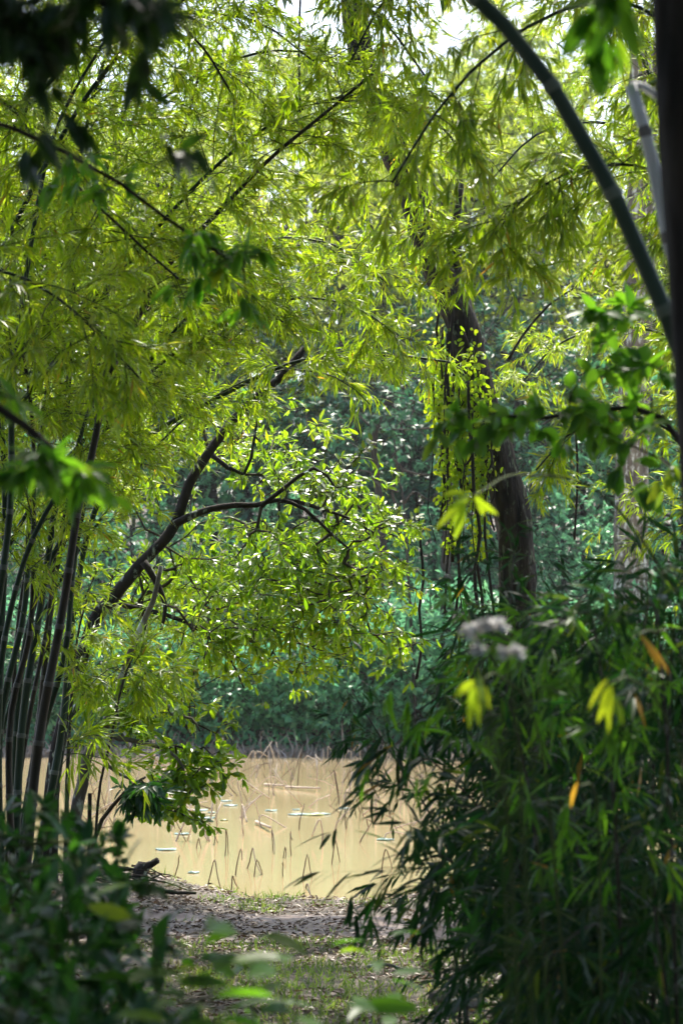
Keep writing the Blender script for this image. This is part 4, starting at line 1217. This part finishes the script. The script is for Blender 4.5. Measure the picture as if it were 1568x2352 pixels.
# dark trunk at the right edge, with an unseen crown added overhead to shade the foreground
tr = rooted([(1700, 2700), (1670, 1400), (1640, 800), (1606, 300), (1585, -100), (1560, -600), (1480, -1100)], 5.0)
top = tr[-1]
holes = [P(1120, 1440, 4.6), P(1085, 1138, 6.6), P(1400, 1570, 6.0), P(1095, 1570, 5.8), P(1475, 290, 6.4), P(1480, 1400, 6.6)]


ct = []
for (cx, cy, cz, rx, ry, rz_, n_) in [(1.2, 6.0, 6.3, 3.0, 3.4, .7, 620), (-2.0, 5.0, 6.6, 2.8, 3.2, .7, 560), (3.2, 9.5, 7.0, 2.6, 2.8, .8, 460), (-3.4, 9.0, 7.2, 2.6, 2.6, .8, 360), (1.6, 12.8, 7.3, 3.2, 2.6, .8, 420), (-2.2, 12.5, 7.4, 2.6, 2.4, .8, 330), (0, 1, 6.3, 4.5, 3.5, .8, 560), (.3, 15.8, 7.4, 2.4, 1.3, .5, 130), (2.2, 10.2, 6.8, 2.6, 1.6, .6, 300), (-1.2, 9.8, 6.8, 2.6, 1.6, .6, 220)]:
    u = norm(rv(n_)) * rng.random((n_, 1)) ** .4 * (rx, ry, rz_); ct.append(u + (cx, cy, cz))
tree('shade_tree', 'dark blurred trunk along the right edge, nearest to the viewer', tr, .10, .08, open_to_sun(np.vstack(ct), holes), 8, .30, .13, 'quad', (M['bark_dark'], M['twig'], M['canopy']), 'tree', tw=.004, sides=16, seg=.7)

# the wood the viewer stands in: trees behind and beside, shading the foreground
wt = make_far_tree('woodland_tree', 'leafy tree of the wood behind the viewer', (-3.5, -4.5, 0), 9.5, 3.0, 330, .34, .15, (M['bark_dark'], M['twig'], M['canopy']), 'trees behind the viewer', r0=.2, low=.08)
for (x_, y_, sc, rz) in [(0.5, -6.5, 1.1, 1), (4.5, -4.5, 1, 2.2), (7.5, 1, 1, 3), (-6.5, 2, 1, 4), (8, 7, 1, 5), (-7.5, 8.5, 1, .5), (2.5, -3.2, .8, 3.7), (-4.5, -1.0, .9, 1.1), (-1.5, -5, 1, 2.7), (6, -1.5, 1, .2), (-6.5, 5.5, .9, 5.2), (6.8, 4.5, .9, 3.3)]:
    dup(wt, (x_, y_, -.1), rz, sc)

# hanging dark leaves in the top left corner
def hang(name, lab, trunk, r0, blobs, n, L, W, mats, lk=6, shape='broad', droop=.5, cat='tree', seg=.12):
    return tree(name, lab, trunk, r0, r0 * .25, blob_points(blobs, n), lk, L, W, shape, mats, cat, tw=.0012, seg=seg, spread=.8, droop=droop, tpow=.4)

hang('overhanging_tree', 'very dark blurred leaves hanging into the top left corner', rooted([(-700, 4600), (-600, 1500), (-400, 200), (-150, -120), (100, -80), (260, 20)], 4.3), .05,
     [(40, 10, 4.3, 120, 60, .25, 4), (280, 5, 4.3, 150, 32, .2, 2.0), (60, 140, 4.4, 70, 80, .15, 1.2), (185, 270, 4.4, 35, 28, .1, .6), (400, 330, 4.6, 35, 20, .1, .25), (60, 330, 4.6, 70, 40, .2, .4), (-60, 60, 4.2, 80, 150, .3, 1.6), (330, 110, 4.6, 60, 50, .2, .4)], 78, .085, .027, (M['bark_dark'], M['twig'], M['canopy']), 5, 'broad', .5)
hang('overhanging_tree', 'blurred leafy branch hanging over the left clump at mid height', rooted([(-500, 3400), (-420, 1500), (-250, 900), (-80, 900), (60, 980), (150, 1060)], 5.6), .03,
     [(110, 1070, 5.6, 110, 45, .25, 3), (210, 1110, 5.6, 60, 40, .2, 1.0), (20, 930, 5.8, 50, 70, .2, .5)], 26, .10, .026, (M['bark_dark'], M['twig'], M['mid']), 7, 'lance', .45)
hang('overhanging_tree', 'blurred small leafy branch crossing the upper left middle', rooted([(-600, 3000), (-500, 1000), (-200, 300), (150, 350), (380, 500), (560, 620)], 8.0), .02,
     [(500, 570, 8.0, 100, 50, .3, 2), (430, 660, 8.2, 80, 40, .2, .6), (570, 720, 8.2, 50, 40, .2, .5), (200, 420, 8, 140, 60, .3, .6)], 40, .09, .027, (M['bark_dark'], M['twig'], M['mid']), 5, 'lance', .5, seg=.2)
# broad leaves top right and the round leaved sapling
hang('overhanging_tree', 'dark blurred broad leaves hanging from the top right', rooted([(1900, 4600), (1850, 1500), (1720, 0), (1600, -150), (1500, -120), (1420, -20)], 4.6), .03,
     [(1385, 110, 4.8, 60, 40, .15, 2), (1400, 20, 4.6, 60, 30, .1, 1)], 8, .10, .036, (M['bark_dark'], M['twig'], M['mid']), 4, 'broad', .5)
hang('sapling', 'round leaved sapling reaching in from the right before the big trunk', rooted([(1700, 3200), (1650, 1700), (1600, 1150), (1520, 960), (1380, 940), (1250, 960), (1120, 950)], 7.6), .022,
     [(1060, 985, 7.6, 60, 45, .15, 1.6), (1180, 960, 7.6, 80, 50, .2, 2), (1320, 960, 7.6, 110, 70, .25, 2.6), (1450, 900, 7.4, 110, 120, .3, 3.5), (1400, 730, 7.4, 80, 60, .25, 1.0), (1500, 1050, 7.2, 90, 90, .3, 2)], 70, .088, .044, (M['bark_dark'], M['twig'], M['mid']), 4, 'broad', .3, seg=.2)

# ================================================================== RIGHT BAMBOO BUSH
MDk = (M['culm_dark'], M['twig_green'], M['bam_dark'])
GB = 'dwarf bamboo stems of the dark bush'
bush = [(1140, 1440, 1230, 10.2, 'stem of the bush nearest the vine hung trunk'), (1230, 1400, 1290, 9.6, 'stem left of the middle of the bush'), (1330, 1370, 1340, 10.4, 'tall stem in the middle of the bush'), (1420, 1350, 1410, 9.8, 'stem right of the middle of the bush'),
        (1510, 1320, 1490, 9.2, 'tall stem in the right part of the bush'), (1590, 1330, 1570, 8.6, 'stem at the right edge of the bush'), (1060, 1600, 1250, 9.8, 'lower stem leaning left over the water'), (980, 1740, 1260, 9.4, 'stem arching left, its leaves hanging before the pond'),
        (1540, 1500, 1520, 8.0, 'near stem at the lower right'), (1210, 1580, 1310, 8.8, 'front stem in the left part of the bush'), (1380, 1600, 1400, 8.4, 'front stem in the middle of the bush'), (1010, 1960, 1260, 8.8, 'low stem leaning left over the path'),
        (1110, 1850, 1280, 8.4, 'low leafy stem before the path end'), (1310, 1850, 1350, 7.8, 'low front stem with long dark leaves'), (1490, 1900, 1500, 7.4, 'nearest low stem at the lower right'), (1180, 2130, 1270, 7.6, 'lowest left stem with fans of long leaves'), (1370, 2120, 1400, 7.2, 'lowest middle stem with fans of long leaves'),
        (1290, 1640, 1320, 10.2, 'back stem behind the middle of the bush'), (1460, 1640, 1460, 10.4, 'back stem behind the right of the bush'), (1500, 2080, 1540, 6.8, 'lowest right stem with fans of long leaves')]
for k, (tx, ty, bx, d, lab) in enumerate(bush):
    b = np.array((xw(bx, d), d, 0.0)); b[2] = gz(b) - .03
    tip = P(tx, ty, d)
    h = tip[2] - b[2]
    mid = b * .45 + tip * .55; mid[2] = b[2] + h * .72; mid[0] = b[0] + (tip[0] - b[0]) * .3
    end = tip + np.array(((tip[0] - b[0]) * .35 + rng.normal(0, .1), rng.normal(0, .1), -.08 * h))
    nb = int(14 + 14 * h)
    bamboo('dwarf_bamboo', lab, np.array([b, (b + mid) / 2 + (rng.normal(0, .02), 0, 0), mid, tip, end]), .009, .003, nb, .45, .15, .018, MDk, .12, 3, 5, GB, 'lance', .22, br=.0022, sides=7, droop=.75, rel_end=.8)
for (tx, ty, bx, d, lab) in [(1130, 1500, 1300, 7.4, 'greener stem arching left at the top of the bush'), (1350, 1380, 1450, 7.0, 'greener stem at the top middle of the bush'), (1500, 1360, 1560, 6.8, 'greener stem at the top right of the bush'), (1240, 1430, 1400, 9.0, 'greener stem behind the top left of the bush')]:
    b = np.array((xw(bx, d), d, 0.0)); b[2] = gz(b) - .03
    tip = P(tx, ty, d); mid = b * .5 + tip * .5; mid[2] = b[2] + (tip[2] - b[2]) * .75
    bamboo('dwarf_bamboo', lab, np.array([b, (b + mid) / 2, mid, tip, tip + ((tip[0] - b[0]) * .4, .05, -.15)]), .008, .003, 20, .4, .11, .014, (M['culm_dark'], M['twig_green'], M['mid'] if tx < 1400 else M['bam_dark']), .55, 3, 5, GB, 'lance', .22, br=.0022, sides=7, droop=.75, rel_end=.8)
# thin upright stems behind the bush, dark against the water
thin_o = {k: ordw[i_] for i_, (_, k) in enumerate(sorted([((k * .618) % 1, k) for k in range(14)]))}
for k in range(14):
    bx = 1030 + 560 * ((k * .618) % 1); d = 9.6 + 2.2 * ((k * .37) % 1)
    b = np.array((xw(bx, d), d, 0)); b[2] = gz(b) - .03
    h = rng.uniform(1.5, 2.3)
    bamboo('dwarf_bamboo', thin_o[k] + ' thin upright stem from the left behind the dark bush', np.array([b, b + (rng.normal(0, .1), 0, h * .5), b + (rng.normal(0, .25), rng.normal(0, .2), h)]), .008, .003, 34, .35, .10, .016, MDk, .1, 3, 4, 'thin stems behind the dark bush', 'quad', .2, br=.002, sides=6, droop=.7, rel_end=.8)

# sunlit sprigs and odd leaves in front
def sprig(name, lab, at, dirs, L, W, mat, d, stem_from=None, cat='leaves'):
    p = P(at[0], at[1], d)
    root = empty(name, p, lab, cat)
    g = Geo(); m = len(dirs)
    D = np.array([(a, rng.normal(0, .25), b) for a, b in dirs], float)
    leaves(g, p[None] + rv(m, .008), D + rv(m, .12), rv(m, .35) + (0, -.8, .5), np.array(L) * rng.uniform(.55, 1.15, m), W * rng.uniform(.7, 1.1, m), 'lance', .25, .25)
    g.obj('leaf_fan', mat, root)
    s = PP(stem_from + [(at[0], at[1], d)], d) if stem_from else None
    if s is not None:
        g = Geo(); q = spline(s, .05); tube(g, q, np.linspace(.004, .002, len(q)), 5); g.obj('stem', M['twig_green'], root)
    return root

sprig('bamboo_sprig', 'bright yellow green fan of leaves before the hanging vines', (1085, 1138), [(-1, -.15), (-.95, -.5), (-.5, -.9), (-.15, -1), (.3, -.9), (.6, -.5), (-.9, .05)], .10, .022, M['bright'], 5.6, [(1640, 1500, 7.0), (1400, 1150, 6.9), (1200, 1090, 6.7)])
sprig('bamboo_sprig', 'bright fan of leaves pointing down on the right of the bush', (1400, 1570), [(-.55, -.9), (-.2, -1), (.1, -1), (.35, -.9), (-.35, -.9)], .095, .018, M['bright'], 5.0, [(1640, 2000, 6.3), (1530, 1650, 6.2), (1450, 1560, 6.1)])
sprig('bamboo_sprig', 'sunlit leaves hanging at the top left of the bush below the pale highlights', (1095, 1570), [(-.35, -1), (-.1, -1), (.15, -1), (.4, -.8), (-.8, -.4)], .10, .02, M['bright'], 5.0, [(1300, 2300, 6.3), (1240, 1700, 6.1), (1150, 1555, 5.9)])
sprig('dead_bamboo_leaf', 'orange dead leaves hanging in the right of the bush', (1462, 1458), [(.45, -1), (.75, -.75)], .11, .015, M['orange'], 5.6, [(1640, 1900, 6.4), (1560, 1500, 6.3), (1500, 1450, 6.2)])
sprig('dead_bamboo_leaf', 'tan dead leaf hanging in the middle of the bush', (1325, 1800), [(-.4, -1)], .09, .014, M['orange'], 5.8, [(1380, 2300, 6.6), (1370, 1850, 6.5)])
# blurred sun glints, given shape as added white tufts on thin stems
def highlight(px, py, d, r, lab):
    c = P(px, py, d); root = empty('sunglint', c, lab, 'sunglint', 'pale highlights above the dark bush')
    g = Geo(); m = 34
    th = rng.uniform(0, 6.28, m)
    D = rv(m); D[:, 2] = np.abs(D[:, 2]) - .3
    leaves(g, np.repeat(c[None], m, 0), D, rv(m, .3) + (0, 0, 1), r * rng.uniform(.6, 1, m), r * .5, 'broad', .25, .2); g.obj('glint_blades', M['petal'], root)
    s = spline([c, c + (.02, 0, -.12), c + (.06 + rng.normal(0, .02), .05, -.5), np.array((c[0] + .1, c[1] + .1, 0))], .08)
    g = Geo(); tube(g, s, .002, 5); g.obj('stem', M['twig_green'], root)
for px, py, lab in [(1072, 1452, 'leftmost pale highlight of the top row'), (1095, 1444, 'brightest pale highlight in the top row'), (1120, 1441, 'third pale highlight of the top row'), (1146, 1440, 'rightmost pale highlight of the top row'),
                    (1096, 1496, 'pale highlight alone below the top row'), (1160, 1502, 'left one of the lower pair of pale highlights'), (1186, 1502, 'right one of the lower pair of pale highlights')]:
    highlight(px, py, 4.6, .024, lab)

# ================================================================== FOREGROUND SHRUBS
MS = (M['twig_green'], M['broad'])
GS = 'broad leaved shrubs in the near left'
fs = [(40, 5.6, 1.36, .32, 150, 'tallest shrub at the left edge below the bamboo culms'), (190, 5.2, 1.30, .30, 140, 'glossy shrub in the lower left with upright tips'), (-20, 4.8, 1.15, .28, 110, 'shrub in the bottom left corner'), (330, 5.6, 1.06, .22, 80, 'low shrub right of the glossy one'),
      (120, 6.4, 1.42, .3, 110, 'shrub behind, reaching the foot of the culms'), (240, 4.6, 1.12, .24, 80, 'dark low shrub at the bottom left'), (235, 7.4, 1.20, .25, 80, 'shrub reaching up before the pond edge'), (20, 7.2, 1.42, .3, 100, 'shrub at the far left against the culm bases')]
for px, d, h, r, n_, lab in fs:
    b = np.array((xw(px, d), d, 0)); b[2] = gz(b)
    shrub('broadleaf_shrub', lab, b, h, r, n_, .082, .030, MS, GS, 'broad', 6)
GH = 'seedlings in the bottom foreground'
for px, d, h, r, n_, lab in [(375, 4.3, 1.24, .09, 7, 'seedling with pale shining leaves left of the bottom middle'), (520, 4.5, 1.16, .12, 7, 'seedling with long level leaves at the bottom middle'), (640, 4.2, 1.19, .10, 6, 'seedling with broad level leaves right of the bottom middle'), (600, 5.2, 1.14, .10, 5, 'seedling whose top leaves stand before the path'),
                             (800, 4.4, 1.10, .09, 6, 'small seedling in front of the bamboo bush'), (430, 5.4, 1.06, .1, 6, 'small seedling behind the pale leaved one'), (340, 5.0, 1.25, .1, 7, 'seedling leaning out from the left shrubs'),
                             (470, 5.0, 1.10, .1, 8, 'leafy seedling before the mossy ground left of middle'), (700, 5.2, 1.02, .1, 8, 'leafy seedling before the mossy ground right of middle'), (900, 5.6, 1.08, .1, 8, 'seedling just left of the bamboo bush foot')]:
    b = np.array((xw(px, d), d, 0)); b[2] = gz(b)
    root = empty('seedling', b, lab, 'plant', GH)
    s = spline([b, b + (rng.normal(0, .02), 0, h * .5), b + (rng.normal(0, .04), 0, h)], .04)
    g = Geo(); tube(g, s, np.linspace(.004, .002, len(s)), 6)
    ii = np.repeat(np.linspace(len(s) * .75, len(s) - 1, n_).astype(int), 2)
    m = len(ii); th = rng.uniform(0, 6.28, m)
    D = np.stack([np.cos(th), np.sin(th), rng.uniform(-.1, .35, m)], 1)
    pe = s[ii] + D * .04
    segs(g, s[ii], pe, .0014, .001, 4); g.obj('stem', M['twig_green'], root)
    g = Geo(); leaves(g, pe, D, rv(m, .35) + (0, -.1, .9), rng.uniform(.08, .12, m), rng.uniform(.028, .04, m), 'broad', .25, .2); g.obj('leaves', M['mid'], root)

# ================================================================== the humid air
bx_ = Geo()
x0, x1, y0, y1, z0, z1 = -165, 165, -45, 305, -2.5, 48.0
bx_.add([(x0, y0, z0), (x1, y0, z0), (x1, y1, z0), (x0, y1, z0), (x0, y0, z1), (x1, y0, z1), (x1, y1, z1), (x0, y1, z1)], [[0, 3, 2, 1], [4, 5, 6, 7], [0, 1, 5, 4], [1, 2, 6, 5], [2, 3, 7, 6], [3, 0, 4, 7]])
hm = bpy.data.materials.new('humid_air'); hm.use_nodes = True
hn = hm.node_tree; hn.nodes.clear()
ho = hn.nodes.new('ShaderNodeOutputMaterial'); hv_ = hn.nodes.new('ShaderNodeVolumePrincipled')
hv_.inputs['Color'].default_value = (.88, .95, .93, 1); hv_.inputs['Density'].default_value = HAZE; hv_.inputs['Anisotropy'].default_value = .45
hn.links.new(hv_.outputs[0], ho.inputs['Volume'])
tag(bx_.obj('haze', hm), kind='stuff')
